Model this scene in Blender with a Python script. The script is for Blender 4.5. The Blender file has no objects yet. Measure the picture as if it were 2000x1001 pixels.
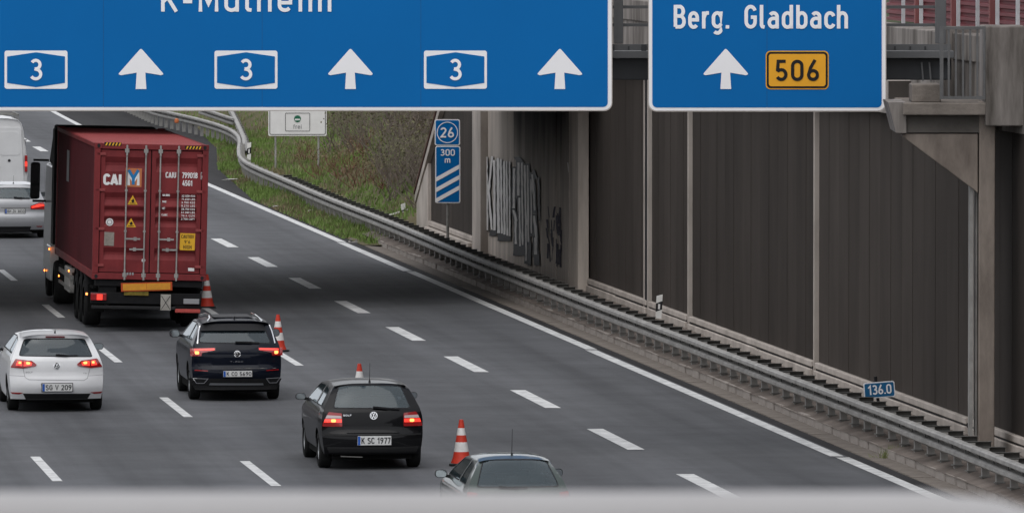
import bpy, bmesh, math, random
from mathutils import Vector, Matrix
from mathutils.geometry import delaunay_2d_cdt
R = math.radians
random.seed(7)
SC = bpy.context.scene
COL = SC.collection

# ------------------------------------------------------------------ camera
F = 16250.0                      # focal length in pixels of the 2000 px wide photograph
CH = 10.0                        # eye height over the carriageway
PITCH = math.atan((500.5 + 228.0) / F)
cam_d = bpy.data.cameras.new('camera'); cam = bpy.data.objects.new('camera', cam_d); COL.objects.link(cam)
cam.location = (0, 0, CH); cam.rotation_euler = (math.pi / 2 - PITCH, 0, 0)
cam_d.sensor_width = 36.0; cam_d.lens = 36.0 * F / 2000.0
cam_d.clip_start = 0.5; cam_d.clip_end = 5000
cam_d.dof.use_dof = True; cam_d.dof.focus_distance = 165.0; cam_d.dof.aperture_fstop = 20.0
SC.camera = cam
# ------------------------------------------------------------------ world, sun, exposure (overcast day)
W = bpy.data.worlds.new('World'); SC.world = W; W.use_nodes = True
wn = W.node_tree.nodes; wl = W.node_tree.links
bg = wn['Background']; sky = wn.new('ShaderNodeTexSky'); sky.sky_type = 'NISHITA'; sky.sun_disc = False
SUN_EL, SUN_AZ = 58.0, 200.0
sky.sun_elevation = R(SUN_EL); sky.sun_rotation = R(SUN_AZ); sky.air_density = 1.0; sky.dust_density = 4.0
hs = wn.new('ShaderNodeHueSaturation'); hs.inputs['Saturation'].default_value = 0.30
wl.new(sky.outputs[0], hs.inputs['Color'])
cl = wn.new('ShaderNodeTexNoise'); cl.inputs['Scale'].default_value = 1.6; cl.inputs['Detail'].default_value = 5      # even cloud cover over the sky
clr = wn.new('ShaderNodeValToRGB'); clr.color_ramp.elements[0].color = (5.6, 5.9, 6.4, 1); clr.color_ramp.elements[1].color = (8.4, 8.5, 8.8, 1)
clr.color_ramp.elements[0].position = .3; clr.color_ramp.elements[1].position = .7
ctc = wn.new('ShaderNodeTexCoord'); wl.new(ctc.outputs['Generated'], cl.inputs['Vector']); wl.new(cl.outputs['Fac'], clr.inputs[0])
mixc = wn.new('ShaderNodeMix'); mixc.data_type = 'RGBA'; mixc.clamp_result = False; mixc.inputs['Factor'].default_value = .75
wl.new(hs.outputs[0], mixc.inputs['A']); wl.new(clr.outputs[0], mixc.inputs['B']); wl.new(mixc.outputs['Result'], bg.inputs['Color'])
bg.inputs['Strength'].default_value = 0.10
sun_d = bpy.data.lights.new('sun', 'SUN'); sun = bpy.data.objects.new('sun', sun_d); COL.objects.link(sun)
sun_d.energy = 0.5; sun_d.angle = R(60); sun_d.color = (1.0, 0.97, 0.93)
az = R(SUN_AZ)
sdir = Vector((math.sin(az) * math.cos(R(SUN_EL)), math.cos(az) * math.cos(R(SUN_EL)), math.sin(R(SUN_EL))))
sun.rotation_euler = sdir.to_track_quat('Z', 'Y').to_euler()
vs = SC.view_settings
vs.view_transform = 'Standard'; vs.look = 'None'; vs.gamma = 1.0; vs.use_curve_mapping = False; vs.exposure = 0.62

# ------------------------------------------------------------------ picture <-> place
def P(x, y, Y):
    """point at distance Y (along +Y) seen at pixel x,y of the photograph"""
    a = PITCH
    u = (x - 1000.0) / F; v = -(y - 500.5) / F
    d = Vector((u, math.cos(a) + v * math.sin(a), -math.sin(a) + v * math.cos(a)))
    k = Y / d.y
    return Vector((d.x * k, Y, CH + d.z * k))
def G(x, y, Z=0.0):
    p = P(x, y, 1.0); k = (Z - CH) / (p.z - CH)
    return Vector((p.x * k, k, Z))
TH = math.atan(1960.0 / F)       # the road runs up-left
CT, ST = math.cos(TH), math.sin(TH)
def road(t, Y, z=0.0):
    """t = metres right of the camera measured square to the road, Y = distance"""
    return Vector(((t - Y * ST) / CT, Y, z))
def t_of(p): return p.x * CT + p.y * ST
def bend(Y): return 8.5e-5 * max(0.0, Y - 278.0) ** 2

# ------------------------------------------------------------------ materials
def mat(name, col, rough=0.6, metal=0.0, var=0.0, scale=3.0, bump=0.0, bscale=60.0, coat=0.0, emis=None, estr=0.0, spec=0.5, col2=None, stretch=None, detail=6.0, aniso_noise=None):
    m = bpy.data.materials.new(name); m.use_nodes = True
    n = m.node_tree.nodes; l = m.node_tree.links; b = n['Principled BSDF']
    b.inputs['Base Color'].default_value = (*col, 1); b.inputs['Roughness'].default_value = rough
    b.inputs['Metallic'].default_value = metal; b.inputs['Coat Weight'].default_value = coat
    b.inputs['Coat Roughness'].default_value = 0.05
    b.inputs['Specular IOR Level'].default_value = min(spec, .08) if rough >= .75 else min(spec, .25) if rough >= .5 and metal < .3 else spec
    if emis: b.inputs['Emission Color'].default_value = (*emis, 1); b.inputs['Emission Strength'].default_value = estr
    tc = n.new('ShaderNodeTexCoord'); mp = n.new('ShaderNodeMapping'); l.new(tc.outputs['Object'], mp.inputs[0])
    if stretch: mp.inputs['Scale'].default_value = stretch
    if var > 0 or col2:
        nz = n.new('ShaderNodeTexNoise'); nz.inputs['Scale'].default_value = scale; nz.inputs['Detail'].default_value = detail
        nz.inputs['Roughness'].default_value = 0.65
        l.new(mp.outputs[0], nz.inputs['Vector'])
        cr = n.new('ShaderNodeValToRGB'); cr.color_ramp.elements[0].position = 0.32; cr.color_ramp.elements[1].position = 0.68
        c2 = col2 or tuple(c * (1 + var) for c in col); c1 = tuple(c * (1 - var) for c in col) if not col2 else col
        cr.color_ramp.elements[0].color = (*c1, 1); cr.color_ramp.elements[1].color = (*c2, 1)
        l.new(nz.outputs['Fac'], cr.inputs[0]); l.new(cr.outputs[0], b.inputs['Base Color'])
    if bump > 0:
        nb = n.new('ShaderNodeTexNoise'); nb.inputs['Scale'].default_value = bscale; nb.inputs['Detail'].default_value = 4
        l.new(mp.outputs[0], nb.inputs['Vector'])
        bp = n.new('ShaderNodeBump'); bp.inputs['Strength'].default_value = bump; bp.inputs['Distance'].default_value = 0.02
        l.new(nb.outputs['Fac'], bp.inputs['Height']); l.new(bp.outputs[0], b.inputs['Normal'])
    return m
def glass(name, tint, refl=0.9, base=(0.01, 0.012, 0.014), opac=0.25):
    m = bpy.data.materials.new(name); m.use_nodes = True
    n = m.node_tree.nodes; l = m.node_tree.links; n.remove(n['Principled BSDF'])
    out = n['Material Output']
    tr = n.new('ShaderNodeBsdfTransparent'); tr.inputs[0].default_value = (*tint, 1)
    df = n.new('ShaderNodeBsdfDiffuse'); df.inputs[0].default_value = (*base, 1)
    m1 = n.new('ShaderNodeMixShader'); m1.inputs[0].default_value = opac
    l.new(tr.outputs[0], m1.inputs[1]); l.new(df.outputs[0], m1.inputs[2])
    gl = n.new('ShaderNodeBsdfGlossy'); gl.inputs['Roughness'].default_value = 0.03; gl.inputs[0].default_value = (refl * .92, refl * .97, refl, 1)
    fr = n.new('ShaderNodeFresnel'); fr.inputs['IOR'].default_value = 1.6
    m2 = n.new('ShaderNodeMixShader'); l.new(fr.outputs[0], m2.inputs[0]); l.new(m1.outputs[0], m2.inputs[1]); l.new(gl.outputs[0], m2.inputs[2])
    l.new(m2.outputs[0], out.inputs['Surface'])
    return m

# ------------------------------------------------------------------ mesh collecting
class MB:
    def __init__(s): s.v = []; s.f = []; s.m = []; s.cur = 0
    def add(s, vs_, fs):
        o = len(s.v); s.v += [tuple(v) for v in vs_]; s.f += [tuple(i + o for i in f) for f in fs]; s.m += [s.cur] * len(fs)
    def box(s, x0, x1, y0, y1, z0, z1, M=None):
        vs_ = [Vector((x, y, z)) for z in (z0, z1) for y in (y0, y1) for x in (x0, x1)]
        if M is not None: vs_ = [M @ v for v in vs_]
        s.add(vs_, [(0, 2, 3, 1), (4, 5, 7, 6), (0, 1, 5, 4), (2, 6, 7, 3), (0, 4, 6, 2), (1, 3, 7, 5)]); return s
    def bar(s, a, b, w, h=None, up=(0, 0, 1)):
        a = Vector(a); b = Vector(b); h = h or w; d = (b - a).normalized(); u = Vector(up)
        if abs(d.dot(u)) > .98: u = Vector((0, 1, 0))
        r = d.cross(u).normalized(); u = r.cross(d).normalized()
        vs_ = [p + r * (i * w / 2) + u * (j * h / 2) for p in (a, b) for (i, j) in ((-1, -1), (1, -1), (1, 1), (-1, 1))]
        s.add(vs_, [(0, 1, 2, 3), (7, 6, 5, 4), (0, 4, 5, 1), (1, 5, 6, 2), (2, 6, 7, 3), (3, 7, 4, 0)]); return s
    def cyl(s, a, b, r0, r1=None, n=10, caps=True):
        a = Vector(a); b = Vector(b); r1 = r0 if r1 is None else r1; d = (b - a).normalized()
        u = Vector((0, 0, 1)) if abs(d.z) < .9 else Vector((1, 0, 0)); r = d.cross(u).normalized(); u = r.cross(d)
        vs_ = []
        for p, q in ((a, r0), (b, r1)):
            for i in range(n):
                t = 2 * math.pi * i / n; vs_.append(p + (r * math.cos(t) + u * math.sin(t)) * q)
        fs = [(i, (i + 1) % n, n + (i + 1) % n, n + i) for i in range(n)]
        if caps: fs += [tuple(range(n - 1, -1, -1)), tuple(range(n, 2 * n))]
        s.add(vs_, fs); return s
    def lathe(s, prof, c, axis='z', n=20):
        c = Vector(c); vs_ = []
        for (r, h) in prof:
            for i in range(n):
                t = 2 * math.pi * i / n; a, b = r * math.cos(t), r * math.sin(t)
                vs_.append(c + (Vector((a, b, h)) if axis == 'z' else Vector((h, a, b)) if axis == 'x' else Vector((a, h, b))))
        fs = []
        for k in range(len(prof) - 1):
            for i in range(n): fs.append((k * n + i, k * n + (i + 1) % n, (k + 1) * n + (i + 1) % n, (k + 1) * n + i))
        s.add(vs_, fs); return s
    def prism(s, pts, off):
        """polygon of 3D points pushed along off"""
        n = len(pts); off = Vector(off); a = [Vector(p) for p in pts]; b = [p + off for p in a]
        s.add(a + b, [tuple(range(n - 1, -1, -1)), tuple(range(n, 2 * n))] + [(i, (i + 1) % n, n + (i + 1) % n, n + i) for i in range(n)]); return s
    def sweep(s, path, prof, closed=True, up=(0, 0, 1), caps=True):
        """prof: list of (side, up) pairs carried along a path of 3D points"""
        path = [Vector(p) for p in path]; m = len(prof); vs_ = []
        for i, p in enumerate(path):
            d = (path[min(i + 1, len(path) - 1)] - path[max(i - 1, 0)]).normalized(); r = d.cross(Vector(up)).normalized(); u = r.cross(d)
            vs_ += [p + r * a + u * b for a, b in prof]
        fs = []
        for k in range(len(path) - 1):
            for i in range(m if closed else m - 1): fs.append((k * m + i, k * m + (i + 1) % m, (k + 1) * m + (i + 1) % m, (k + 1) * m + i))
        if closed and caps: fs += [tuple(range(m - 1, -1, -1)), tuple(range((len(path) - 1) * m, len(path) * m))]
        s.add(vs_, fs); return s
    def build(s, name, material, parent=None, smooth=False, bevel=0.0, loc=None, solid=0.0):
        me = bpy.data.meshes.new(name); me.from_pydata(s.v, [], s.f)
        ms = material if isinstance(material, (list, tuple)) else [material]
        for q in ms: me.materials.append(q)
        if len(ms) > 1: me.polygons.foreach_set('material_index', s.m)
        bm = bmesh.new(); bm.from_mesh(me); bmesh.ops.recalc_face_normals(bm, faces=bm.faces); bm.to_mesh(me); bm.free()
        if smooth:
            me.polygons.foreach_set('use_smooth', [True] * len(me.polygons))
            try: me.set_sharp_from_angle(angle=R(38))
            except Exception: pass
        o = bpy.data.objects.new(name, me); COL.objects.link(o)
        if parent: o.parent = parent
        if loc is not None: o.location = loc
        if solid:
            md = o.modifiers.new('solid', 'SOLIDIFY'); md.thickness = solid; md.offset = 0
        if bevel:
            md = o.modifiers.new('bevel', 'BEVEL'); md.width = bevel; md.segments = 2; md.limit_method = 'ANGLE'; md.angle_limit = R(40)
        return o
def tag(o, label=None, cat=None, group=None, kind=None):
    if label: o['label'] = label
    if cat: o['category'] = cat
    if group: o['group'] = group
    if kind: o['kind'] = kind
    return o
def empty(name, loc, label, cat, rz=0.0, group=None):
    o = bpy.data.objects.new(name, None); COL.objects.link(o); o.location = loc; o.rotation_euler = (0, 0, rz); o.empty_display_size = .3
    return tag(o, label, cat, group)
def kids(o): return [c for c in bpy.data.objects if c.parent == o]
def copy_tree(o, parent=None, name=None):
    c = o.copy(); COL.objects.link(c); c.parent = parent
    for ch in kids(o): copy_tree(ch, c)
    return c

# ------------------------------------------------------------------ stroke lettering
def arc(cx, cy, rx, ry, a0, a1, n=None):
    n = n or max(3, int(abs(a1 - a0) / 18))
    return [(cx + rx * math.cos(R(a0 + (a1 - a0) * i / n)), cy + ry * math.sin(R(a0 + (a1 - a0) * i / n))) for i in range(n + 1)]
GL = {}
def g(ch, w, *st): GL[ch] = (w, st)
g('0', .54, arc(.27, .72, .2, .21, 0, 180) + arc(.27, .28, .2, .21, 180, 360) + [(.47, .72)])
g('1', .42, [(.06, .70), (.28, .93), (.28, 0)])
g('2', .54, arc(.26, .71, .19, .22, 165, -30) + [(.08, .07), (.49, .07)])
g('3', .54, arc(.25, .73, .18, .2, 150, -75) + [(.2, .53)], [(.2, .53)] + arc(.25, .29, .21, .22, 88, -150))
g('4', .56, [(.38, 0), (.38, .55)], [(.3, 1), (.07, .26), (.54, .26)])
g('5', .54, [(.45, .93), (.13, .93), (.1, .52)] + arc(.26, .3, .2, .23, 125, -150))
g('6', .54, arc(.27, .28, .19, .21, 0, 360), [(.09, .33), (.16, .62), (.36, 1)])
g('7', .5, [(.04, .93), (.45, .93), (.2, 0)])
g('8', .54, arc(.27, .74, .17, .19, 0, 360), arc(.27, .28, .2, .21, 0, 360))
g('9', .54, arc(.27, .72, .19, .21, 0, 360), [(.45, .67), (.38, .38), (.18, 0)])
g('A', .6, [(.05, 0), (.3, 1)], [(.3, 1), (.55, 0)], [(.14, .26), (.46, .26)])
g('B', .57, [(.1, .07), (.1, .93), (.3, .93)] + arc(.3, .73, .16, .2, 90, -90) + [(.1, .53)], [(.25, .53)] + arc(.3, .3, .2, .23, 90, -90) + [(.1, .07)])
g('C', .55, arc(.29, .7, .2, .23, 15, 180) + arc(.29, .3, .2, .23, 180, 345))
g('D', .58, [(.1, .07), (.1, .93), (.25, .93)] + arc(.27, .7, .23, .23, 90, 0) + arc(.27, .3, .23, .23, 0, -90) + [(.1, .07)])
g('E', .5, [(.46, .93), (.1, .93), (.1, .07), (.46, .07)], [(.1, .52), (.4, .52)])
g('F', .48, [(.46, .93), (.1, .93), (.1, 0)], [(.1, .5), (.4, .5)])
g('G', .58, arc(.3, .7, .2, .23, 15, 180) + arc(.3, .3, .2, .23, 180, 360) + [(.5, .48), (.31, .48)])
g('H', .58, [(.1, 0), (.1, 1)], [(.48, 0), (.48, 1)], [(.1, .5), (.48, .5)])
g('I', .22, [(.11, 0), (.11, 1)])
g('K', .57, [(.1, 0), (.1, 1)], [(.5, 1), (.12, .42)], [(.25, .58), (.52, 0)])
g('L', .47, [(.1, 1), (.1, .07), (.45, .07)])
g('M', .7, [(.1, 0), (.1, .97), (.35, .33), (.6, .97), (.6, 0)])
g('N', .6, [(.1, 0), (.1, .95), (.5, .05), (.5, 1)])
g('O', .58, arc(.29, .7, .21, .23, 0, 180) + arc(.29, .3, .21, .23, 180, 360) + [(.5, .7)])
g('P', .55, [(.1, 0), (.1, .93), (.3, .93)] + arc(.3, .7, .19, .23, 90, -90) + [(.1, .47)])
g('R', .57, [(.1, 0), (.1, .93), (.3, .93)] + arc(.3, .71, .18, .22, 90, -90) + [(.1, .49)], [(.3, .49), (.52, 0)])
g('S', .55, arc(.28, .73, .19, .2, 25, 250) + arc(.27, .28, .2, .22, 80, -155))
g('T', .52, [(.02, .93), (.5, .93)], [(.26, .93), (.26, 0)])
g('U', .58, [(.1, 1), (.1, .3)] + arc(.29, .28, .19, .21, 180, 360) + [(.48, 1)])
g('V', .58, [(.05, 1), (.29, .05), (.53, 1)])
g('X', .56, [(.05, 0), (.5, 1)], [(.05, 1), (.5, 0)])
g('Z', .5, [(.05, .93), (.44, .93), (.06, .07), (.46, .07)])
g('Y', .56, [(.28, 0), (.28, .45)], [(.04, 1), (.28, .45), (.52, 1)])
g('W', .74, [(.05, 1), (.2, .05), (.37, .8), (.54, .05), (.69, 1)])
g('-', .4, [(.06, .42), (.34, .42)])
g('.', .2, [(.1, 0), (.1, .14)])
g("'", .2, [(.1, .75), (.1, 1)])
g(' ', .3)
g('a', .53, arc(.27, .5, .16, .16, 150, 0) + [(.43, 0)], [(.43, .43), (.27, .43)] + arc(.25, .25, .17, .18, 95, 275) + [(.43, .12)])
g('b', .54, [(.1, 1), (.1, 0)], [(.1, .5)] + arc(.27, .46, .18, .2, 130, 0) + arc(.27, .25, .18, .19, 0, -140) + [(.1, .2)])
g('c', .46, arc(.27, .45, .18, .21, 20, 180) + arc(.27, .26, .18, .2, 180, 340))
g('d', .54, [(.44, 1), (.44, 0)], [(.44, .5)] + arc(.27, .46, .18, .2, 50, 180) + arc(.27, .25, .18, .19, 180, 320) + [(.44, .2)])
g('e', .54, [(.1, .37), (.44, .37), (.44, .46)] + arc(.27, .46, .17, .2, 0, 180) + arc(.27, .26, .17, .2, 180, 325))
g('f', .36, [(.14, 0), (.14, .8)] + arc(.28, .79, .14, .14, 180, 90) + [(.34, .93)], [(.02, .62), (.32, .62)])
g('g', .54, [(.44, .72), (.44, -.05)] + arc(.27, -.02, .17, .17, 0, -140), [(.44, .5)] + arc(.27, .46, .18, .2, 50, 180) + arc(.27, .27, .18, .19, 180, 320) + [(.44, .2)])
g('h', .54, [(.1, 0), (.1, 1)], [(.1, .45)] + arc(.27, .48, .17, .18, 150, 0) + [(.44, 0)])
g('i', .22, [(.11, 0), (.11, .72)], [(.11, .84), (.11, .98)])
g('l', .28, [(.11, 1), (.11, .15), (.15, .08), (.25, .06)])
g('m', .8, [(.1, 0), (.1, .72)], [(.1, .45)] + arc(.25, .5, .15, .17, 150, 0) + [(.4, 0)], [(.4, .45)] + arc(.55, .5, .15, .17, 150, 0) + [(.7, 0)])
g('n', .54, [(.1, 0), (.1, .72)], [(.1, .45)] + arc(.27, .48, .17, .18, 150, 0) + [(.44, 0)])
g('r', .36, [(.1, 0), (.1, .72)], [(.1, .42), (.16, .6), (.24, .66), (.34, .66)])
g('t', .34, [(.14, .9), (.14, .15), (.2, .08), (.3, .07)], [(.02, .62), (.3, .62)])
g('u', .54, [(.1, .72), (.1, .25)] + arc(.27, .25, .17, .19, 180, 330) + [(.44, .2)], [(.44, .72), (.44, 0)])
g('\u00fc', .54, [(.1, .72), (.1, .25)] + arc(.27, .25, .17, .19, 180, 330) + [(.44, .2)], [(.44, .72), (.44, 0)], [(.17, .82), (.17, .96)], [(.38, .82), (.38, .96)])
def ribbon(mb, pts, hw, place, lift):
    q = [pts[0]]
    for p in pts[1:]:
        if (p[0] - q[-1][0]) ** 2 + (p[1] - q[-1][1]) ** 2 > 1e-10: q.append(p)
    n = len(q)
    if n < 2: return
    closed = (q[0][0] - q[-1][0]) ** 2 + (q[0][1] - q[-1][1]) ** 2 < 1e-8
    def nrm(a, b):
        dx, dy = b[0] - a[0], b[1] - a[1]; L = math.hypot(dx, dy) or 1; return (-dy / L, dx / L)
    vs_ = []; h_ = lift > .015
    for i in range(n):
        if closed and i in (0, n - 1): n1 = nrm(q[n - 2], q[n - 1]); n2 = nrm(q[0], q[1])
        else: n1 = nrm(q[max(i - 1, 0)], q[max(i, 1)] if i else q[1]); n2 = nrm(q[min(i, n - 2)], q[min(i + 1, n - 1)])
        mx, my = n1[0] + n2[0], n1[1] + n2[1]; L = math.hypot(mx, my) or 1; mx /= L; my /= L
        k = 1 / max(.45, mx * n1[0] + my * n1[1]); lift += min(.0003, .00005 * n) if h_ else .00004
        vs_ += [place(q[i][0] + mx * hw * k, q[i][1] + my * hw * k, lift), place(q[i][0] - mx * hw * k, q[i][1] - my * hw * k, lift)]
    mb.add(vs_, [(2 * i, 2 * i + 1, 2 * i + 3, 2 * i + 2) for i in range(n - 1)])
def text(mb, s, x, y, h, place, w=.14, sx=1.0, gap=.08, lift=0.0, width=None, italic=0.0, step=0.0012):
    """letters s with the base line starting at x,y and cap height h; place(u, v, lift) -> point"""
    tot = sum(GL[c][0] * sx + gap for c in s) - gap
    if width: sx2 = width / (tot * h); 
    else: sx2 = 1.0
    cx = x
    for c in s:
        gw, st = GL[c]
        for k, pl in enumerate(st):
            pts = [(cx + (px * sx + italic * py) * h * sx2, y + py * h) for px, py in pl]
            ribbon(mb, pts, w * h / 2, place, lift + step * k)
        cx += (gw * sx + gap) * h * sx2
    return cx
def poly(mb, pts, place, lift):
    mb.add([place(u, v, lift) for u, v in pts], [tuple(range(len(pts)))])
def rrect(x0, y0, x1, y1, r, n=5):
    return arc(x1 - r, y0 + r, r, r, -90, 0, n) + arc(x1 - r, y1 - r, r, r, 0, 90, n) + arc(x0 + r, y1 - r, r, r, 90, 180, n) + arc(x0 + r, y0 + r, r, r, 180, 270, n)
def circ(cx, cy, r, n=24): return arc(cx, cy, r, r, 0, 360, n)[:-1]

# ================================================================== materials of the place
def road_mat(name, c, patch=0.25):
    m = bpy.data.materials.new(name); m.use_nodes = True
    n = m.node_tree.nodes; l = m.node_tree.links; b = n['Principled BSDF']
    tc = n.new('ShaderNodeTexCoord')
    rot = n.new('ShaderNodeMapping'); rot.inputs['Rotation'].default_value = (0, 0, -TH); l.new(tc.outputs['Object'], rot.inputs[0])
    st = n.new('ShaderNodeMapping'); st.inputs['Scale'].default_value = (1.6, 0.035, 1); l.new(rot.outputs[0], st.inputs[0])
    n1 = n.new('ShaderNodeTexNoise'); n1.inputs['Scale'].default_value = 1.0; n1.inputs['Detail'].default_value = 5; l.new(st.outputs[0], n1.inputs['Vector'])
    n2 = n.new('ShaderNodeTexNoise'); n2.inputs['Scale'].default_value = 0.55; n2.inputs['Detail'].default_value = 8; n2.inputs['Roughness'].default_value = .7; l.new(rot.outputs[0], n2.inputs['Vector'])
    n3 = n.new('ShaderNodeTexNoise'); n3.inputs['Scale'].default_value = 28; n3.inputs['Detail'].default_value = 6; n3.inputs['Roughness'].default_value = .8; l.new(rot.outputs[0], n3.inputs['Vector'])
    def ramp(src, a, b_, lo, hi):
        mr = n.new('ShaderNodeMapRange'); mr.inputs[1].default_value = a; mr.inputs[2].default_value = b_; mr.inputs[3].default_value = lo; mr.inputs[4].default_value = hi; l.new(src, mr.inputs[0]); return mr.outputs[0]
    def mul(a, b_):
        q = n.new('ShaderNodeMath'); q.operation = 'MULTIPLY'; l.new(a, q.inputs[0]); l.new(b_, q.inputs[1]); return q.outputs[0]
    v = mul(mul(ramp(n1.outputs['Fac'], .3, .7, 1 - patch * .6, 1 + patch * .6), ramp(n2.outputs['Fac'], .3, .7, 1 - patch * .5, 1 + patch * .5)), ramp(n3.outputs['Fac'], .35, .65, .86, 1.16))
    # oil darkened lane centres and paler wheel tracks, running with the lanes
    sx = n.new('ShaderNodeSeparateXYZ'); l.new(rot.outputs[0], sx.inputs[0])
    q1 = n.new('ShaderNodeMath'); q1.operation = 'MULTIPLY_ADD'; q1.inputs[1].default_value = 2 * math.pi / 3.56; q1.inputs[2].default_value = -2 * math.pi * 18.0 / 3.56; l.new(sx.outputs[0], q1.inputs[0])
    q2 = n.new('ShaderNodeMath'); q2.operation = 'COSINE'; l.new(q1.outputs[0], q2.inputs[0])
    v = mul(v, ramp(q2.outputs[0], -1, 1, 1.07, .85))
    v = mul(v, ramp(n1.outputs['Fac'], .55, .75, 1.0, .88))
    mx = n.new('ShaderNodeVectorMath'); mx.operation = 'SCALE'; mx.inputs[0].default_value = c; l.new(v, mx.inputs['Scale'])
    l.new(mx.outputs[0], b.inputs['Base Color']); b.inputs['Roughness'].default_value = .82; b.inputs['Specular IOR Level'].default_value = .07
    bp = n.new('ShaderNodeBump'); bp.inputs['Strength'].default_value = .5; bp.inputs['Distance'].default_value = .01; l.new(n3.outputs['Fac'], bp.inputs['Height']); l.new(bp.outputs[0], b.inputs['Normal'])
    return m
M_road = road_mat('asphalt', (.106, .108, .115), .30)
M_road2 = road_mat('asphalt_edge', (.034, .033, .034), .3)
M_paint = mat('road_paint', (.40, .40, .40), .7, col2=(.74, .74, .73), scale=3.1, var=.1, bump=.2, bscale=30, detail=9)
M_conc = mat('concrete_kerb', (.25, .22, .20), .9, var=.4, scale=2.2, bump=.5, bscale=25, detail=9, col2=(.42, .38, .345))
M_gut = mat('gutter_concrete', (.12, .105, .093), .95, col2=(.26, .228, .20), var=.4, scale=1.4, bump=.5, bscale=20, detail=10)
M_verge = mat('verge_dirt', (.10, .084, .074), .95, col2=(.23, .195, .172), scale=1.1, bump=.6, bscale=14, detail=10)
M_wallc = mat('wall_concrete', (.37, .33, .295), .9, col2=(.58, .52, .47), scale=1.2, stretch=(1, 1, .45), bump=.2, bscale=20, detail=8)
M_streak = mat('stained_concrete', (.075, .066, .058), .9, col2=(.40, .365, .34), scale=1.5, stretch=(1, 1, .14), bump=.3, bscale=12, detail=10)
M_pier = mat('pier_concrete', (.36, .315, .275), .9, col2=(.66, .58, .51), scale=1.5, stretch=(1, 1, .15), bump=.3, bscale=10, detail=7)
M_deck = mat('overpass_concrete', (.12, .11, .10), .9, var=.3, scale=.8, detail=6)
def ribbed(name, c, k=1.0):
    m = mat(name, c, .85, var=.16, scale=.8, stretch=(1, 1, .25), detail=5)
    n = m.node_tree.nodes; l = m.node_tree.links; b = n['Principled BSDF']
    tc = n.new('ShaderNodeTexCoord'); w = n.new('ShaderNodeTexWave'); w.wave_type = 'BANDS'; w.bands_direction = 'Y'; w.inputs['Scale'].default_value = 3.1; w.inputs['Distortion'].default_value = .15
    l.new(tc.outputs['Object'], w.inputs['Vector'])
    bp = n.new('ShaderNodeBump'); bp.inputs['Strength'].default_value = .4; bp.inputs['Distance'].default_value = .02; l.new(w.outputs['Fac'], bp.inputs['Height']); l.new(bp.outputs[0], b.inputs['Normal'])
    return m
M_pan = [ribbed('acoustic_panel_%d' % i, tuple(v * k for v in (.060, .051, .045))) for i, k in enumerate((1.0, .84, 1.14, .93))]
M_galv = mat('galvanised_steel', (.31, .30, .285), .6, metal=.15, var=.25, scale=2.5, detail=8)
M_galvd = mat('galvanised_steel_dirty', (.20, .195, .185), .65, metal=.25, var=.35, scale=3.5, detail=8)
M_steel = mat('gantry_grey_paint', (.115, .118, .122), .5, var=.12, scale=1.5)
M_steeld = mat('gantry_dark_paint', (.045, .048, .052), .5, var=.15, scale=1.5)
M_red = mat('red_barrier_paint', (.20, .055, .065), .55, var=.15, scale=1.5)
M_redp = mat('red_post_paint', (.26, .10, .10), .6, var=.15, scale=1.5)
M_pick = mat('picket_paint', (.52, .53, .55), .5, var=.12, scale=3)
M_blue = mat('sign_blue', (.0, .138, .42), .5, var=.035, scale=.35, spec=.15)
M_sw = mat('sign_white', (.92, .91, .92), .45, var=.03, scale=.6)
M_alu = mat('sign_rim', (.55, .50, .46), .5)
M_orange = mat('sign_orange', (.85, .40, .025), .5, var=.04)
M_black = mat('black_print', (.012, .012, .014), .6)
M_white = mat('white_print', (.75, .74, .73), .55, var=.05, scale=4)
M_grey = mat('grey_print', (.28, .28, .29), .6)
M_rust = mat('rusty_coping', (.09, .045, .035), .8, var=.3, scale=4)

# ================================================================== ground and carriageway
def x_at(t): return t
tR = t_of(G(1152, 682)); tB = t_of(G(910, 711)); tA = t_of(G(508, 924)); tZ = t_of(G(90, 915)); tC = t_of(G(543, 688))
t_dark = t_of(G(1600, 857)); t_kerb = t_of(G(1600, 836)); t_kin = t_of(G(1600, 823, .15))
edge_pts = [(-100, t_dark), (262, t_dark)] + [(p.y, t_of(p)) for p in (G(432, 330), G(430, 290), G(380, 245), G(290, 220))] + [(420, 27.0), (700, 60)]
def interp(tab, q):
    if q <= tab[0][0]: return tab[0][1]
    for (a, b), (c, d) in zip(tab, tab[1:]):
        if q <= c: return b + (d - b) * (q - a) / (c - a)
    return tab[-1][1]
ge = MB(); ge.add([(-1500, -600, -.08), (1500, -600, -.08), (1500, 2600, -.08), (-1500, 2600, -.08)], [(0, 1, 2, 3)])
M_ground = mat('far_ground', (.05, .06, .03), .95, var=.3, scale=.05)
tag(ge.build('ground', M_ground), kind='structure')
def strip(name, f0, f1, ys, z, m, nt=1):
    mb = MB(); vs_ = []
    for Y in ys:
        a, b = f0(Y), f1(Y)
        for k in range(nt + 1): vs_.append(road(a + (b - a) * k / nt, Y, z))
    fs = [(i * (nt + 1) + k, i * (nt + 1) + k + 1, (i + 1) * (nt + 1) + k + 1, (i + 1) * (nt + 1) + k) for i in range(len(ys) - 1) for k in range(nt)]
    mb.add(vs_, fs); return mb.build(name, m)
ysr = [-60, 0, 60] + list(range(100, 440, 6)) + [500, 600, 700]
carr = tag(strip('road', lambda Y: -6, lambda Y: interp(edge_pts, Y), ysr, 0.0, M_road, 6), kind='structure')
tag(strip('road_edge_strip', lambda Y: tR + .16 + bend(Y), lambda Y: interp(edge_pts, Y) + .01, ysr[:-3], .004, M_road2), kind='structure')
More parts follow.
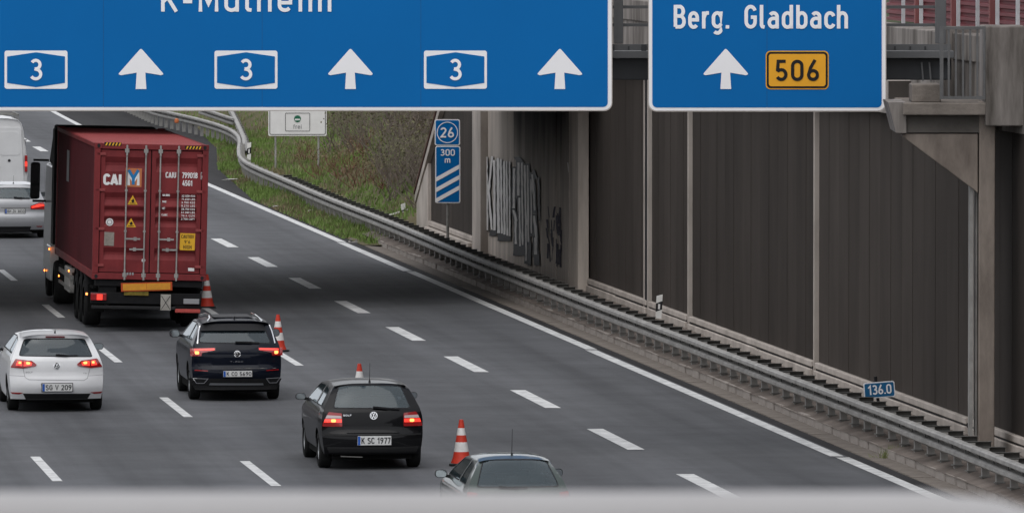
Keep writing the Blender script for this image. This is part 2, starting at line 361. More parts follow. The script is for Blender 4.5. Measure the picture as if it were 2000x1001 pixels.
# painted lines
mk = MB()
def dash(t, Y0, Y1, w, mb=mk):
    q = []
    n = max(1, int((Y1 - Y0) / 10))
    for i in range(n):
        a = Y0 + (Y1 - Y0) * i / n; b = Y0 + (Y1 - Y0) * (i + 1) / n
        mb.add([road(t - w / 2 + bend(a), a, .008), road(t + w / 2 + bend(a), a, .008), road(t + w / 2 + bend(b), b, .008), road(t - w / 2 + bend(b), b, .008)], [(0, 1, 2, 3)])
def Ypx(y): return G(1000, y).y
gaps = [Ypx(1040), Ypx(892), Ypx(683), Ypx(530), Ypx(473)]
e = [100] + gaps + [430]
lines = empty('road_markings', (0, 0, 0), None, None); tag(lines, kind='structure')
for i, (a, b) in enumerate(zip(e, e[1:])):
    mk = MB(); dash(tR + (.03 if i % 2 else -.02), a + .15, b - .1, .24, mk); mk.build('edge_line', M_paint, lines)
def lane(t, c0, pitch, L, w, lo, hi):
    c = c0
    while c > lo: c -= pitch
    first = None
    while c < hi:
        c += pitch
        mb = MB(); dash(t, c - L / 2, c + L / 2, w, mb); o = mb.build('lane_dash', M_paint, lines)
lane(tB, Ypx(711), 11.68, 5.6, .30, 95, 420)
lane(tA, Ypx(924), 17.85, 5.95, .17, 95, 420)
lane(tZ, Ypx(915), 17.85, 5.95, .17, 95, 420)
lane(tZ - (tA - tZ), Ypx(915), 17.85, 5.95, .17, 95, 420)
lane(tC, 175.4, 17.85, 5.95, .17, 95, 270)
# joints, cracks and tyre marks on the surface
M_crack = mat('tar_joint', (.066, .067, .071), .9, col2=(.095, .097, .103), scale=4)
def mark(pts_, w, nm):
    mb = MB(); q = [G(x, y, .011) for x, y in pts_]
    for a, b in zip(q, q[1:]):
        d_ = (b - a); r_ = Vector((d_.y, -d_.x, 0)).normalized() * w / 2; mb.add([a - r_, a + r_, b + r_, b - r_], [(0, 1, 2, 3)])
    mb.build(nm, M_crack, lines)
for yv, xe in ((683, 1152), (530, 806), (473, 672), (892, 1650)): mark([(xe - 34, yv + 1), (xe - 8, yv + .5), (xe + 16, yv + 1.5)], .05, 'surface_joint')
# gutter slabs and kerb stones
gut = tag(strip('gutter_bed', lambda Y: t_dark + .0, lambda Y: t_kerb + .1, list(range(90, 232, 10)), -.004, M_verge), kind='structure')
kerb = empty('kerb', (0, 0, 0), None, None); tag(kerb, kind='structure')
sl = MB(); sl.box(t_dark - t_kerb + .03, -.01, 0.012, .988, -.05, .012)
proto = None
Y = 122.0; k = 0
rz = TH
def put(proto, parent, loc, rz=0.0, rx=0.0, name=None):
    c = proto.copy(); COL.objects.link(c); c.parent = parent; c.location = loc; c.rotation_euler = (rx, 0, rz); return c
gp = sl.build('gutter_slab', M_gut, gut); 
kprof = [(0, -.05), (0, .105), (.02, .14), (.06, .155), (t_kin - t_kerb + .02, .155), (t_kin - t_kerb + .02, -.05)]
km = MB(); km.prism([(a, .01, b) for a, b in kprof], (0, .975, 0)); kp = km.build('kerb_stone', M_conc, kerb, smooth=False)
while Y < 230:
    p = road(t_kerb, Y)
    wob = random.uniform(-.012, .012)
    if k == 0: gp.location = p; gp.rotation_euler.z = TH; kp.location = p; kp.rotation_euler.z = TH
    else:
        put(gp, gut, p + Vector((0, 0, random.uniform(-.004, .006))), TH + random.uniform(-.003, .003))
        put(kp, kerb, p + Vector((wob, 0, random.uniform(-.012, .012))), TH + random.uniform(-.006, .006))
    Y += CT; k += 1
# dirty verge between kerb and wall
T_WALL = 25.7
vm = MB(); ts = [t_kin, 24.15, 24.6, 25.6, 26.0]; zs = [.15, .23, .25, .25, .25]; yy = list(range(96, 236, 2))
vv = [road(t, Y, z + random.uniform(-.015, .015)) for Y in yy for t, z in zip(ts, zs)]
vm.add(vv, [(i * 5 + k, i * 5 + k + 1, i * 5 + 6 + k, i * 5 + 5 + k) for i in range(len(yy) - 1) for k in range(4)])
tag(vm.build('verge', M_verge, smooth=True), kind='structure')

# ================================================================== embankment
import mathutils.noise as NZ
def hgt(t, Y):
    e_ = interp(edge_pts, Y)
    if Y < 237:
        if 25.2 < t < 26.2: return -.3
        if t > 25.86: return 1.2 + max(0, 237 - Y) * .42 * min(1, (t - 25.7)) + (t - 25.9) * .3 - .3
        base = .25
    foot = 24.8 + 4.2 * min(1, max(0, (Y - 266) / 28))
    h = .02 + .15 * min(1, max(0, (t - e_) / 1.0))
    s = max(0, t - foot)
    h += .60 * (s - .35 * (1 - math.exp(-s / .35)))
    h = min(h, 9.0)
    h += (.22 * NZ.noise(Vector((t * .35, Y * .12, 0))) + .08 * NZ.noise(Vector((t * 1.3, Y * .5, 3)))) * min(1, max(0, (t - e_) / 2))
    return h
ty = [228 + i * 1.6 for i in range(150)]; nt = 70
tv = []
for Y in ty:
    e_ = interp(edge_pts, Y) - .02 if Y > 229.5 else 24.0
    for k in range(nt + 1):
        t = e_ + (k / nt) ** 1.7 * 45
        tv.append(road(t, Y, hgt(t, Y)))
tm = MB(); tm.add(tv, [(i * (nt + 1) + k, i * (nt + 1) + k + 1, (i + 1) * (nt + 1) + k + 1, (i + 1) * (nt + 1) + k) for i in range(len(ty) - 1) for k in range(nt)])
M_grass_g = mat('grass_ground', (.075, .085, .035), .95, col2=(.14, .112, .075), scale=.55, bump=.8, bscale=9, detail=10)
tag(tm.build('embankment', M_grass_g, smooth=True), kind='structure')
um = MB(); um.add([road(26.2, 60, 7.3), road(90, 60, 7.3), road(90, 236, 7.3), road(26.2, 223, 7.3)], [(0, 1, 2, 3)])
tag(um.build('upper_ground', M_ground), kind='structure')

# grass and weeds as blades
def blades(name, pts, hmin, hmax, cols, label, cat, wid=.02, lean=.5):
    mb = MB(); V = mb.v; Fc = mb.f; mi = mb.m
    for (t, Y, z, dens) in pts:
        c = road(t, Y, z); a = random.uniform(0, 6.28); h = random.uniform(hmin, hmax) * dens; dx, dy = math.cos(a), math.sin(a)
        lx, ly = random.uniform(-lean, lean) * h, random.uniform(-lean, lean) * h; w = wid * random.uniform(.6, 1.5)
        o = len(V)
        V.append((c.x - dx * w, c.y - dy * w, c.z - .02)); V.append((c.x + dx * w, c.y + dy * w, c.z - .02)); V.append((c.x + lx, c.y + ly, c.z + h))
        Fc.append((o, o + 1, o + 2)); 
        q = NZ.noise(Vector((t * .45, Y * .16, 7.0))) + .4 * NZ.noise(Vector((t * 1.5, Y * .7, 2.0))) + random.uniform(-.3, .3)
        mi.append(0 if q > -.08 else 1 if q > -.34 else 2)
    me = bpy.data.meshes.new(name); me.from_pydata(V, [], Fc)
    for m in cols: me.materials.append(m)
    me.polygons.foreach_set('material_index', mi)
    o = bpy.data.objects.new(name, me); COL.objects.link(o); tag(o, label, cat, kind='stuff'); return o
Mg = [mat('grass_bright', (.15, .225, .062), .8, var=.3, scale=.7), mat('grass_olive', (.17, .19, .085), .85, var=.3, scale=.7), mat('grass_dry', (.21, .165, .105), .9, var=.3, scale=.7)]
Mb = [mat('scrub_green', (.105, .092, .055), .9, var=.3), mat('scrub_brown', (.16, .11, .08), .9, var=.35), mat('scrub_pale', (.23, .18, .135), .9, var=.3)]
pts = []
for i in range(52000):
    Y = random.uniform(236.5, 330); e_ = interp(edge_pts, Y); t = e_ + .15 + random.random() ** 1.2 * 10
    if Y > 283: t = e_ + .1 + random.random() * 12
    if Y < 270 and t > 28.7 + 1.2 * NZ.noise(Vector((t * .3, Y * .09, 11))): continue
    pts.append((t, Y, hgt(t, Y), .45 if t < e_ + .35 else 1.0))
for i in range(16000):
    Y = random.uniform(318, 410); e_ = interp(edge_pts, Y); t = e_ + .1 + random.random() * 16; pts.append((t, Y, hgt(t, Y), 1.1))
for i in range(7000):
    Y = random.uniform(234, 330); e_ = interp(edge_pts, Y); t = e_ - .12 + abs(random.gauss(0, .5)); pts.append((t, Y, hgt(t, Y), random.uniform(.3, 1.0)))
for i in range(5000):
    Y = random.uniform(229.5, 262); e_ = t_dark; t = e_ + .12 + random.random() * (1.15 + (.5 if Y > 236 else 0)); pts.append((t, Y, hgt(t, Y), random.uniform(.4, 1.2)))
blades('grass', pts, .07, .21, Mg, 'rough green and yellowed grass growing over the motorway embankment and its verge', 'grass', .024)
pts = []
def scrub_d(t, Y):
    s = t - (24.8 + 4.2 * min(1, max(0, (Y - 266) / 28)))
    return s
for i in range(95000):
    Y = random.uniform(237, 345); t = 25 + random.random() * 22; s = scrub_d(t, Y)
    q = NZ.noise(Vector((t * .3, Y * .09, 11)))
    lim = 3.7 + 2.0 * q if Y < 270 else 6.5 + 3 * q
    if s > lim: pts.append((t, Y, hgt(t, Y), 1.0 + .6 * q))
blades('dry_scrub', pts, .25, .85, Mb, 'dry brown bramble scrub covering the upper embankment above the guardrail', 'scrub', .03, .9)

# bare shrubs on the slope
def shrub_mesh(seed, H, spread, nst=16):
    rnd = random.Random(seed); mb = MB(); lv = MB()
    def grow(p, d, L, r, dep):
        if dep == 0 or L < .12: return
        n = 2; q = p
        for i in range(n):
            d = (d + Vector((rnd.uniform(-.22, .22), rnd.uniform(-.22, .22), rnd.uniform(-.05, .15)))).normalized()
            e_ = q + d * (L / n); mb.cyl(q, e_, r, r * .8, 3, False); q = e_; r *= .8
        for i in range(rnd.choice((2, 3, 3))):
            d2 = (d + Vector((rnd.uniform(-.8, .8), rnd.uniform(-.8, .8), rnd.uniform(-.3, .5)))).normalized(); grow(q, d2, L * rnd.uniform(.55, .8), r * .75, dep - 1)
        if dep <= 2 and rnd.random() < .28:
            for i in range(2):
                c = q + Vector((rnd.uniform(-.15, .15), rnd.uniform(-.15, .15), rnd.uniform(-.15, .15))); s_ = rnd.uniform(.018, .036); a = Vector((rnd.uniform(-1, 1), rnd.uniform(-1, 1), rnd.uniform(-1, 1))).normalized() * s_; b = a.orthogonal().normalized() * s_
                lv.add([c - a, c + b, c + a, c - b], [(0, 1, 2, 3)])
    for k in range(nst):
        d = Vector((rnd.uniform(-spread, spread), rnd.uniform(-spread, spread), 1)).normalized()
        grow(Vector((rnd.uniform(-.3, .3), rnd.uniform(-.3, .3), -.1)), d, H * rnd.uniform(.35, .55), .022, 5)
    return mb, lv
Mtw = mat('bare_twigs', (.17, .142, .12), .9, var=.35, scale=4)
Mtw2 = mat('reddish_twigs', (.19, .105, .075), .9, var=.3, scale=4)
Mlf = mat('withered_leaves', (.17, .135, .08), .8, var=.4, scale=6); Mlf2 = mat('olive_leaves', (.13, .125, .07), .8, var=.4, scale=6)
protos = []
for j, (H, sp, a, b) in enumerate(((2.2, .9, Mtw, Mlf), (1.7, 1.2, Mtw, Mlf2), (1.0, 1.5, Mtw2, Mlf), (2.6, .8, Mtw, Mlf2))):
    mb, lv = shrub_mesh(40 + j, H, sp); protos.append((mb, lv, a, b, []))
shr = [(815, 262, 246, 0), (842, 300, 243, 1), (768, 250, 250, 3), (788, 240, 262, 0), (790, 285, 248, 1), (768, 275, 255, 3), (700, 262, 294, 1), (712, 300, 264, 2), (630, 345, 268, 2), (776, 235, 268, 0), (695, 226, 296, 3),
       (838, 240, 250, 3), (700, 305, 256, 2), (668, 350, 262, 2), (810, 232, 258, 0), (758, 300, 250, 2), (655, 250, 300, 1), (825, 395, 239, 1), (602, 300, 292, 2), (770, 330, 246, 1)]
where = {0: 'near the top of the slope', 1: 'part way up the slope'}
sl_ = ['bare grey shrub high on the slope just left of the blue exit countdown sign', 'bare shrub with olive leaves beside the sloping end of the dark wall', 'tallest bare shrub in the brown thicket under the big blue sign', 'bare shrub to the right of the white zone sign, close under the blue sign', 'bare shrub between the thicket top and the bright grass near the wall end', 'spiky grey shrub in the middle of the brown thicket', 'small olive shrub just right of the white zone sign panel', 'low reddish bramble below the right corner of the white zone sign', 'low reddish bramble at the foot of the right post of the white zone sign', 'bare shrub at the thicket top, cut by the lower edge of the blue sign', 'tall bare shrub behind the white zone sign, mostly above it', 'tall shrub at the top of the slope touching the sloping wall end', 'low reddish bramble half way up the slope, left of the thicket', 'low reddish bramble beside the bright grass patch above the guardrail', 'grey shrub at the very top of the slope near the wall end', 'low reddish bramble under the middle of the thicket', 'small shrub directly behind the white zone sign', 'small olive shrub at the foot of the sloping wall end beside the leaning delineator', 'low reddish bramble between the two posts of the white zone sign', 'olive shrub at the lower right of the thicket above the green grass']
for i, (px, py, Y, j) in enumerate(shr):
    x = (px - 1000) * Y / F; t = x * CT + Y * ST; z = hgt(t, Y)
    r = empty('shrub', (x, Y, z), sl_[i], 'shrub', random.uniform(0, 6.28), 'bare shrubs on the embankment')
    mb, lv, a, b, cache = protos[j]
    if not cache:
        s1 = mb.build('branches', a, r); s2 = lv.build('foliage', b, r); cache += [s1, s2]
    else:
        for s_ in cache: c = s_.copy(); COL.objects.link(c); c.parent = r
    r.scale = (random.uniform(1.0, 1.3) if j in (0, 3) and Y < 285 else random.uniform(.8, 1.05),) * 3

# ================================================================== noise wall along the right verge
def wp(t, Y, z): return road(t, Y, z)
def Yt(x, t): return t * F / (CT * (x + 960))
wall = empty('noise_barrier_wall', road(T_WALL, 160, .25), 'long dark brown ribbed noise barrier wall on a pale concrete plinth behind the guardrail', 'wall', TH)
WO = road(T_WALL, 160, .25)
def wl_(t, Y, z):     # world road coords -> wall local
    d = road(t, Y, z) - WO
    return Vector((d.x * CT + d.y * ST, -d.x * ST + d.y * CT, d.z))
def wlocal_y(Y): return wl_(T_WALL, Y, .25).y
ZB = 5.72
posts = [Yt(x, T_WALL) for x in (1271, 1350, 1597, 1901)] + [Yt(1901, T_WALL) - 17.4 * k for k in (1, 2, 3)]
Y_pier1, Y_pier0 = Yt(936, T_WALL), Yt(1147, T_WALL)
bays = [(Y_pier0, posts[0], 4)] + [(posts[0], posts[1], 3)] + [(a, b, 7) for a, b in zip(posts[1:], posts[2:])]
pc = 0
for (Ya, Yb, n) in bays:
    ya, yb = wlocal_y(Ya) - .22, wlocal_y(Yb) + .22; wdt = (ya - yb) / n
    for k in range(n):
        y1 = ya - wdt * k; y0 = y1 - wdt
        mb = MB(); mb.box(0, .12, y0 + .006 + .0, y1 - .006, 0.30, ZB - .25)
        # raised rib every half metre, real geometry
        mb.box(-.008, .01, y0 + wdt * .5 - .02, y0 + wdt * .5 + .02, .302, ZB - .252)
        mb.build('wall_panel', M_pan[(pc * 7 + k * 3) % 4], wall); pc += 1
        mb = MB(); mb.box(-.09, .10, y0 + .005, y1 - .005, .175, .29); mb.build('sill_block', M_wallc, wall, bevel=.012)
        mb = MB(); mb.box(-.115, .10, y0 + .004, y1 - .004, -.25, .135 + random.uniform(-.01, .01)); mb.build('plinth_block', M_wallc, wall, bevel=.015)
    mb = MB(); mb.box(.125, .3, yb, ya, -.2, ZB - .25); mb.box(-.06, .12, yb, ya, .12, .2); mb.build('backing', M_black, wall)
mbp = MB(); mbp.box(-.075, .06, -.05, .05, -.3, ZB - .25); mbp.box(-.04, .06, .05, .12, -.3, ZB - .252)
pp = mbp.build('wall_post', M_wallc, wall, bevel=.01)
pp.location = (0, wlocal_y(posts[0]), 0)
for Yp in posts[1:]: put(pp, wall, (0, wlocal_y(Yp), 0))
c2 = put(pp, wall, (0, wlocal_y(posts[0]) + .62, 0))
mb = MB(); mb.box(-.055, .05, wlocal_y(posts[0]) + .13, wlocal_y(posts[0]) + .56, -.2, ZB - .27); mb.build('expansion_joint', M_black, wall)
# fascia on top of the wall
fas = []
Y0 = Yt(936, T_WALL)
Yf = posts[-1] - 0
ya = wlocal_y(Y_pier0 - 2); k = 0
while ya > wlocal_y(posts[-1]):
    yb = ya - 4.9
    if wlocal_y(127) < ya < wlocal_y(146.0):
        mb = MB(); mb.box(-.02, .5, yb + .01, ya - .01, ZB - .25, 7.1); mb.build('fascia_panel', M_streak, wall); ya = yb; continue
    if ya < wlocal_y(146.0):
        mb = MB(); mb.box(-.44, .5, yb + .01, ya - .01, ZB - .25, 7.1); mb.build('fascia_panel', M_streak, wall)
    else:
        mb = MB(); mb.box(-.22, .5, yb + .01, ya - .01, ZB - .25, 6.62); mb.build('fascia_panel', M_streak, wall)
        mb = MB(); mb.box(-.27, .5, yb + .012, ya - .012, 6.624, 7.1); mb.build('coping_block', M_streak, wall, bevel=.02)
    ya = yb
# sloping end of the wall by the embankment
ye = wlocal_y(Yt(926, T_WALL))
def wz(x, y):
    p = P(x, y, Yt(x, T_WALL)); return wl_(T_WALL, p.y, p.z)
e0 = wlocal_y(Yt(928, T_WALL)); 
def tp(x):  # height of sloped top
    a = wz(862, 217); b = wz(823, 361); yy_ = wlocal_y(Yt(x, T_WALL)); return a.z + (b.z - a.z) * (yy_ - a.y) / (b.y - a.y)
xs = [928, 905, 882, 862, 842]
for k, (xa, xb) in enumerate(zip(xs, xs[1:])):
    y0, y1 = wlocal_y(Yt(xa, T_WALL)) + .01, wlocal_y(Yt(xb, T_WALL)) - .01
    z0, z1 = min(tp(xa), ZB), min(tp(xb), ZB)
    mb = MB(); mb.prism([(0, y0, .3), (0, y1, .3), (0, y1, z1 - .3), (0, y0, z0 - .3)], (.12, 0, 0)); mb.build('wall_panel', M_pan[k % 4], wall)
    mb = MB(); mb.box(-.09, .1, y0, y1, .155, .285); mb.build('sill_block', M_wallc, wall, bevel=.012)
    mb = MB(); mb.box(-.2, .1, y0, y1, -.25, .125); mb.build('plinth_block', M_wallc, wall, bevel=.015)
ya, yb = wlocal_y(Yt(842, T_WALL)), wlocal_y(Yt(820, T_WALL))
mb = MB(); mb.prism([(-.1, ya, -.3), (-.1, yb, -.3), (-.1, yb, .9), (-.1, ya, tp(842) - .4)], (.3, 0, 0)); mb.build('end_block', M_wallc, wall, bevel=.02)
mb = MB(); yA, yB = wlocal_y(Yt(930, T_WALL)), wlocal_y(Yt(819, T_WALL))
sl0 = lambda y: tp(862) + (wz(823, 361).z - wz(862, 217).z) * (y - wz(862, 217).y) / (wz(823, 361).y - wz(862, 217).y)
mb.prism([(-.14, yA, sl0(yA) - .32), (-.14, yB, sl0(yB) - .32), (-.14, yB, sl0(yB) - .06), (-.14, yA, sl0(yA) - .06)], (.36, 0, 0)); mb.build('sloping_coping', M_wallc, wall, bevel=.01)
mb = MB(); mb.prism([(-.17, yA, sl0(yA) - .055), (-.17, yB, sl0(yB) - .055), (-.17, yB, sl0(yB) + .04), (-.17, yA, sl0(yA) + .04)], (.4, 0, 0)); mb.build('coping_flashing', M_rust, wall)

# ---- overpass with its abutment wall (the abutment carries the graffiti)
ovp = empty('overpass', road(10, 204, 0), 'concrete road overpass crossing above the motorway behind the blue gantry signs', 'bridge')
OO = road(10, 204, 0)
def oq(v): return Vector(v) - OO
dz0, dz1 = 5.12, 6.6
fl, fr_ = road(-20, 182, 0), road(27.5, 197.5, 0); bl, br = road(-20, 206, 0), road(27.5, 217.5, 0)
mb = MB(); mb.prism([oq((p.x, p.y, dz0)) for p in (fl, fr_, br, bl)], (0, 0, dz1 - dz0)); mb.build('deck', M_deck, ovp)
for a, b in ((fl, fr_), (bl, br)):
    mb = MB(); mb.bar(oq((a.x, a.y, dz1 + .45)), oq((b.x, b.y, dz1 + .45)), .3, .9); mb.build('parapet', M_deck, ovp)
pr = [(25.62, Y_pier0 + .3), (25.62, Y_pier1 - .3), (26.6, Y_pier1 - .3), (26.6, Y_pier0 + .3)]
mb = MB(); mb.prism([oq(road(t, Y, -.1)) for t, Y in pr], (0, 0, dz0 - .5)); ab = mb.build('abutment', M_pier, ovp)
# abutment colour darkens towards the top, with a ragged outline
def add_dark_zone(m, y0, y1, zc):
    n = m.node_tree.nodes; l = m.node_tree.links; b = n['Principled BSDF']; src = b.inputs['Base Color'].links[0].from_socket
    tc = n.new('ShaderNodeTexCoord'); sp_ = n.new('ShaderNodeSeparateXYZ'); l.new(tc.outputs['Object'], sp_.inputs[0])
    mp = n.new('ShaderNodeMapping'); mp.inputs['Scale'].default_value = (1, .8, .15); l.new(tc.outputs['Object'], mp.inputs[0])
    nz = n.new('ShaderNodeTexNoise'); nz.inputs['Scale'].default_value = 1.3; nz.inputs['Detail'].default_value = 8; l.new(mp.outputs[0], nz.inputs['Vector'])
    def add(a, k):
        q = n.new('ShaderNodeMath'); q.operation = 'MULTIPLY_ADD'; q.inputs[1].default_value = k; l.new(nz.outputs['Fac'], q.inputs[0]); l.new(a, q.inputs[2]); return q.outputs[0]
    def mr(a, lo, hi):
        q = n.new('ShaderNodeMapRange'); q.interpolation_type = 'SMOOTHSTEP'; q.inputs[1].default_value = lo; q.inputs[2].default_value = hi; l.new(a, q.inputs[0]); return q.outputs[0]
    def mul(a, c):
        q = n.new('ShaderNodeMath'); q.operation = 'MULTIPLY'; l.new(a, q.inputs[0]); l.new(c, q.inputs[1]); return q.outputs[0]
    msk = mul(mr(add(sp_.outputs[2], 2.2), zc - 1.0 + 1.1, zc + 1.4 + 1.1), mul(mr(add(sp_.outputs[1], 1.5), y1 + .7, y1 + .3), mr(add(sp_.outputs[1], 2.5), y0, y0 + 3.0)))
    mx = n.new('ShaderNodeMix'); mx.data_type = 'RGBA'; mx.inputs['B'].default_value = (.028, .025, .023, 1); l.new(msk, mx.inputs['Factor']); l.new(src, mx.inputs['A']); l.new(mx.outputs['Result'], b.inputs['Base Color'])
add_dark_zone(M_pier, Yt(1122, 25.6) - 204, Yt(1000, 25.6) - 204, 3.1)
n_b = 16
for k in range(n_b):       # board marked strips of the shuttered face
    a = Y_pier0 + 1.3 + (Y_pier1 - Y_pier0 - 2.2) * k / n_b; b = a + (Y_pier1 - Y_pier0 - 2.2) / n_b - .03
    if k > 3: continue
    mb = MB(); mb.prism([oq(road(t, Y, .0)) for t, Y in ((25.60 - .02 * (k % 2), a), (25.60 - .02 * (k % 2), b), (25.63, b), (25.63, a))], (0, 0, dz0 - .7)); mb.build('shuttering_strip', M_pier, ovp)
for (xa, xb, tt) in ((922, 938, 25.42), (1111, 1129, 25.40)):
    Ya, Yb = Yt(xa, tt), Yt(xb, tt)
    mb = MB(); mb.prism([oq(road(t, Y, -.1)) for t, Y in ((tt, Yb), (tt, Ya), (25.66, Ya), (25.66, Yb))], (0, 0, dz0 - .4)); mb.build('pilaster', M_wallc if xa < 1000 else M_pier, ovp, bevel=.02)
# graffiti painted on the abutment
def onw(cx, cy, lift=0.0):
    x = 820 + cx / 2.442; y = 210 + cy / 2.442; t = 25.585 - lift
    Y = Yt(x, t); p = P(x, y, Y); return oq(road(t, Y, p.z))
def gr(mb, x0, y0, x1, y1, w, lift):
    rnd = random.Random(int(x0 * 31 + y0)); L, Rr = [], []
    n = max(2, int(abs(y1 - y0) / 22))
    for i in range(n + 1):
        f_ = i / n; x = x0 + (x1 - x0) * f_; y = y0 + (y1 - y0) * f_; L.append(onw(x - w / 2 + rnd.uniform(-1.4, 1.4), y, lift)); Rr.append(onw(x + w / 2 + rnd.uniform(-1.4, 1.4), y, lift))
    mb.add(L + Rr, [(i, i + 1, n + 2 + i, n + 1 + i) for i in range(n)])
whites = [(307, 232, 309, 582, 10), (318, 235, 322, 585, 10), (344, 232, 328, 400, 11), (328, 400, 343, 582, 11), (354, 250, 357, 585, 13), (372, 240, 375, 598, 15), (386, 245, 391, 600, 11), (402, 255, 404, 605, 12), (413, 255, 417, 610, 9), (428, 258, 429, 612, 9),
          (450, 290, 447, 480, 12), (446, 488, 460, 540, 14), (456, 540, 458, 650, 12), (470, 262, 470, 420, 13), (474, 430, 478, 660, 10), (486, 262, 490, 655, 9), (500, 275, 506, 560, 11), (514, 275, 518, 640, 9), (505, 560, 507, 730, 8), (536, 318, 548, 490, 12), (545, 515, 556, 620, 14), (553, 620, 551, 700, 16), (530, 340, 532, 600, 7)]
mk = MB()
for (a, b, c, d, w) in whites[10:]: gr(mk, a, b - 8, c, d + 14, w + 9, 0.0)
for (a, b, c, d, w) in whites[:10]: gr(mk, a, b, c, d + 4, w + 2.5, 0.0)
for (a, b, c, d, w) in ((348, 585, 348, 612, 34), (402, 596, 402, 636, 64), (462, 235, 480, 262, 34), (472, 655, 472, 706, 54), (523, 640, 524, 752, 14), (556, 690, 558, 752, 28), (566, 330, 570, 540, 8), (540, 296, 556, 340, 12), (706, 330, 706, 400, 11), (692, 370, 690, 500, 9), (716, 420, 712, 525, 8), (700, 440, 716, 450, 10)): gr(mk, a, b, c, d, w, .002)
tag(mk.build('graffiti_outline', M_black, ovp), 'black smeared graffiti outlines with drips', kind='stuff')
mw = MB()
for (a, b, c, d, w) in whites: gr(mw, a, b, c, d, w * .84, .006)
gr(mw, 705, 262, 712, 310, 6, .006)
tag(mw.build('graffiti_fill', mat('graffiti_chrome', (.62, .58, .55), .7, col2=(.85, .82, .79), scale=3, stretch=(1, 1, .3), detail=8), ovp), 'tall pale graffiti letters reading KLUN and illegible shapes', kind='stuff')
mp_ = MB(); rnd = random.Random(5)
for k in range(26):
    x = rnd.uniform(602, 675); y = rnd.uniform(470, 680); gr(mp_, x, y, x + rnd.uniform(-8, 8), y + rnd.uniform(40, 110), rnd.uniform(4, 10), .001 + k * .0005)
tag(mp_.build('graffiti_scrawl', mat('graffiti_violet', (.055, .045, .065), .8, var=.3), ovp), 'faded violet scrawl', kind='stuff')

# ---- red barrier and railing on the upper street
rb = empty('red_barrier', road(26.6, 140, 7.35), 'dark red corrugated barrier on top of the wall at the upper right', 'barrier', TH)
RO = road(26.6, 140, 7.35)
pz = []
z = 0.0
while z < 2.4: pz += [(0, z), (0, z + .05), (.05, z + .065), (.05, z + .115), (0, z + .13)]; z += .14
for k in range(9):
    y0 = -14 + k * 4.0 + .06; y1 = y0 + 3.88
    mb = MB(); mb.add([Vector((a, y, b)) for y in (y0, y1) for a, b in pz], [(i, i + 1, len(pz) + i + 1, len(pz) + i) for i in range(len(pz) - 1)]); mb.build('barrier_panel', M_red, rb)
    mb = MB(); mb.box(-.12, .1, y0 - .14, y0 - .02, -.05, 2.6); mb.build('barrier_post', M_redp, rb, bevel=.01)
rl = empty('street_railing', road(25.9, 140, 7.33), 'pale vertical bar railing in front of the dark red barrier at the upper right', 'railing', TH)
for k in range(16):
    mb = MB(); mb.box(-.03, .03, -14 + k * 1.98, -13.93 + k * 1.98, 0, 1.6); mb.build('railing_bar', M_pick, rl)
mb = MB(); mb.box(-.03, .03, -14.2, 17, 1.601, 1.66); mb.build('handrail', M_pick, rl)

# ---- bracket tower and platform carrying the gantry
YB = 142.4
M_brk = mat('bracket_concrete', (.15, .125, .108), .9, col2=(.34, .29, .25), scale=1.6, stretch=(1, 1, .35), bump=.4, bscale=12, detail=10)
tw = empty('gantry_support', P(1924, 870, YB), 'concrete column with a cantilevered bracket platform holding the right end of the sign gantry', 'support column')
TO = P(1924, 870, YB)
def tq(x, y, Y): return P(x, y, Y) - TO
def bx(mb, x0, y0, x1, y1, Ya, Yb, Yr=None):
    a = tq(x0, y1, Yr or Ya); b = tq(x1, y0, Yr or Ya); mb.box(a.x, b.x, Ya - TO.y, Yb - TO.y, a.z, b.z)
mb = MB(); bx(mb, 1911, 200, 1944, 885, YB, YB + .9); mb.build('column', M_brk, tw, bevel=.02)
mb = MB(); bx(mb, 1893, 365, 1901, 850, YB + .2, YB + .6); bx(mb, 1904, 375, 1909, 850, YB + .3, YB + .7); mb.build('downpipe', M_galv, tw)
mb = MB(); mb.prism([tq(x, y, YB + .05) for x, y in ((1768, 261), (1910, 261), (1910, 378), (1902, 370), (1762, 266))], (0, .7, 0)); mb.build('corbel', M_brk, tw, bevel=.015)
mb = MB(); mb.prism([tq(x, y, YB - .05) for x, y in ((1735, 200), (1770, 200), (1770, 260), (1750, 259))], (0, 2.2, 0)); mb.build('bracket_nose', M_streak, tw)
mb = MB(); mb.prism([tq(x, y, YB + .02) for x, y in ((1771, 226), (1948, 224), (1944, 259), (1752, 259))], (0, 2.0, 0)); mb.build('haunch', M_deck, tw)
mb = MB(); bx(mb, 1764, 201, 1942, 225, YB - .25, YB + 3.4, YB - .25); mb.build('platform_slab', M_gut, tw, bevel=.02)
mb = MB(); bx(mb, 1781, 165, 1838, 200, YB + .1, YB + 1.2); mb.build('bearing_block', M_gut, tw, bevel=.02)
mb = MB(); bx(mb, 1735, 158, 1780, 200, YB + 5, YB + 6.0); mb.build('ledge_block', M_wallc, tw)
mb = MB(); bx(mb, 1836, 52, 1932, 200, YB + 5.2, YB + 5.5); mb.build('rear_wall', M_streak, tw)
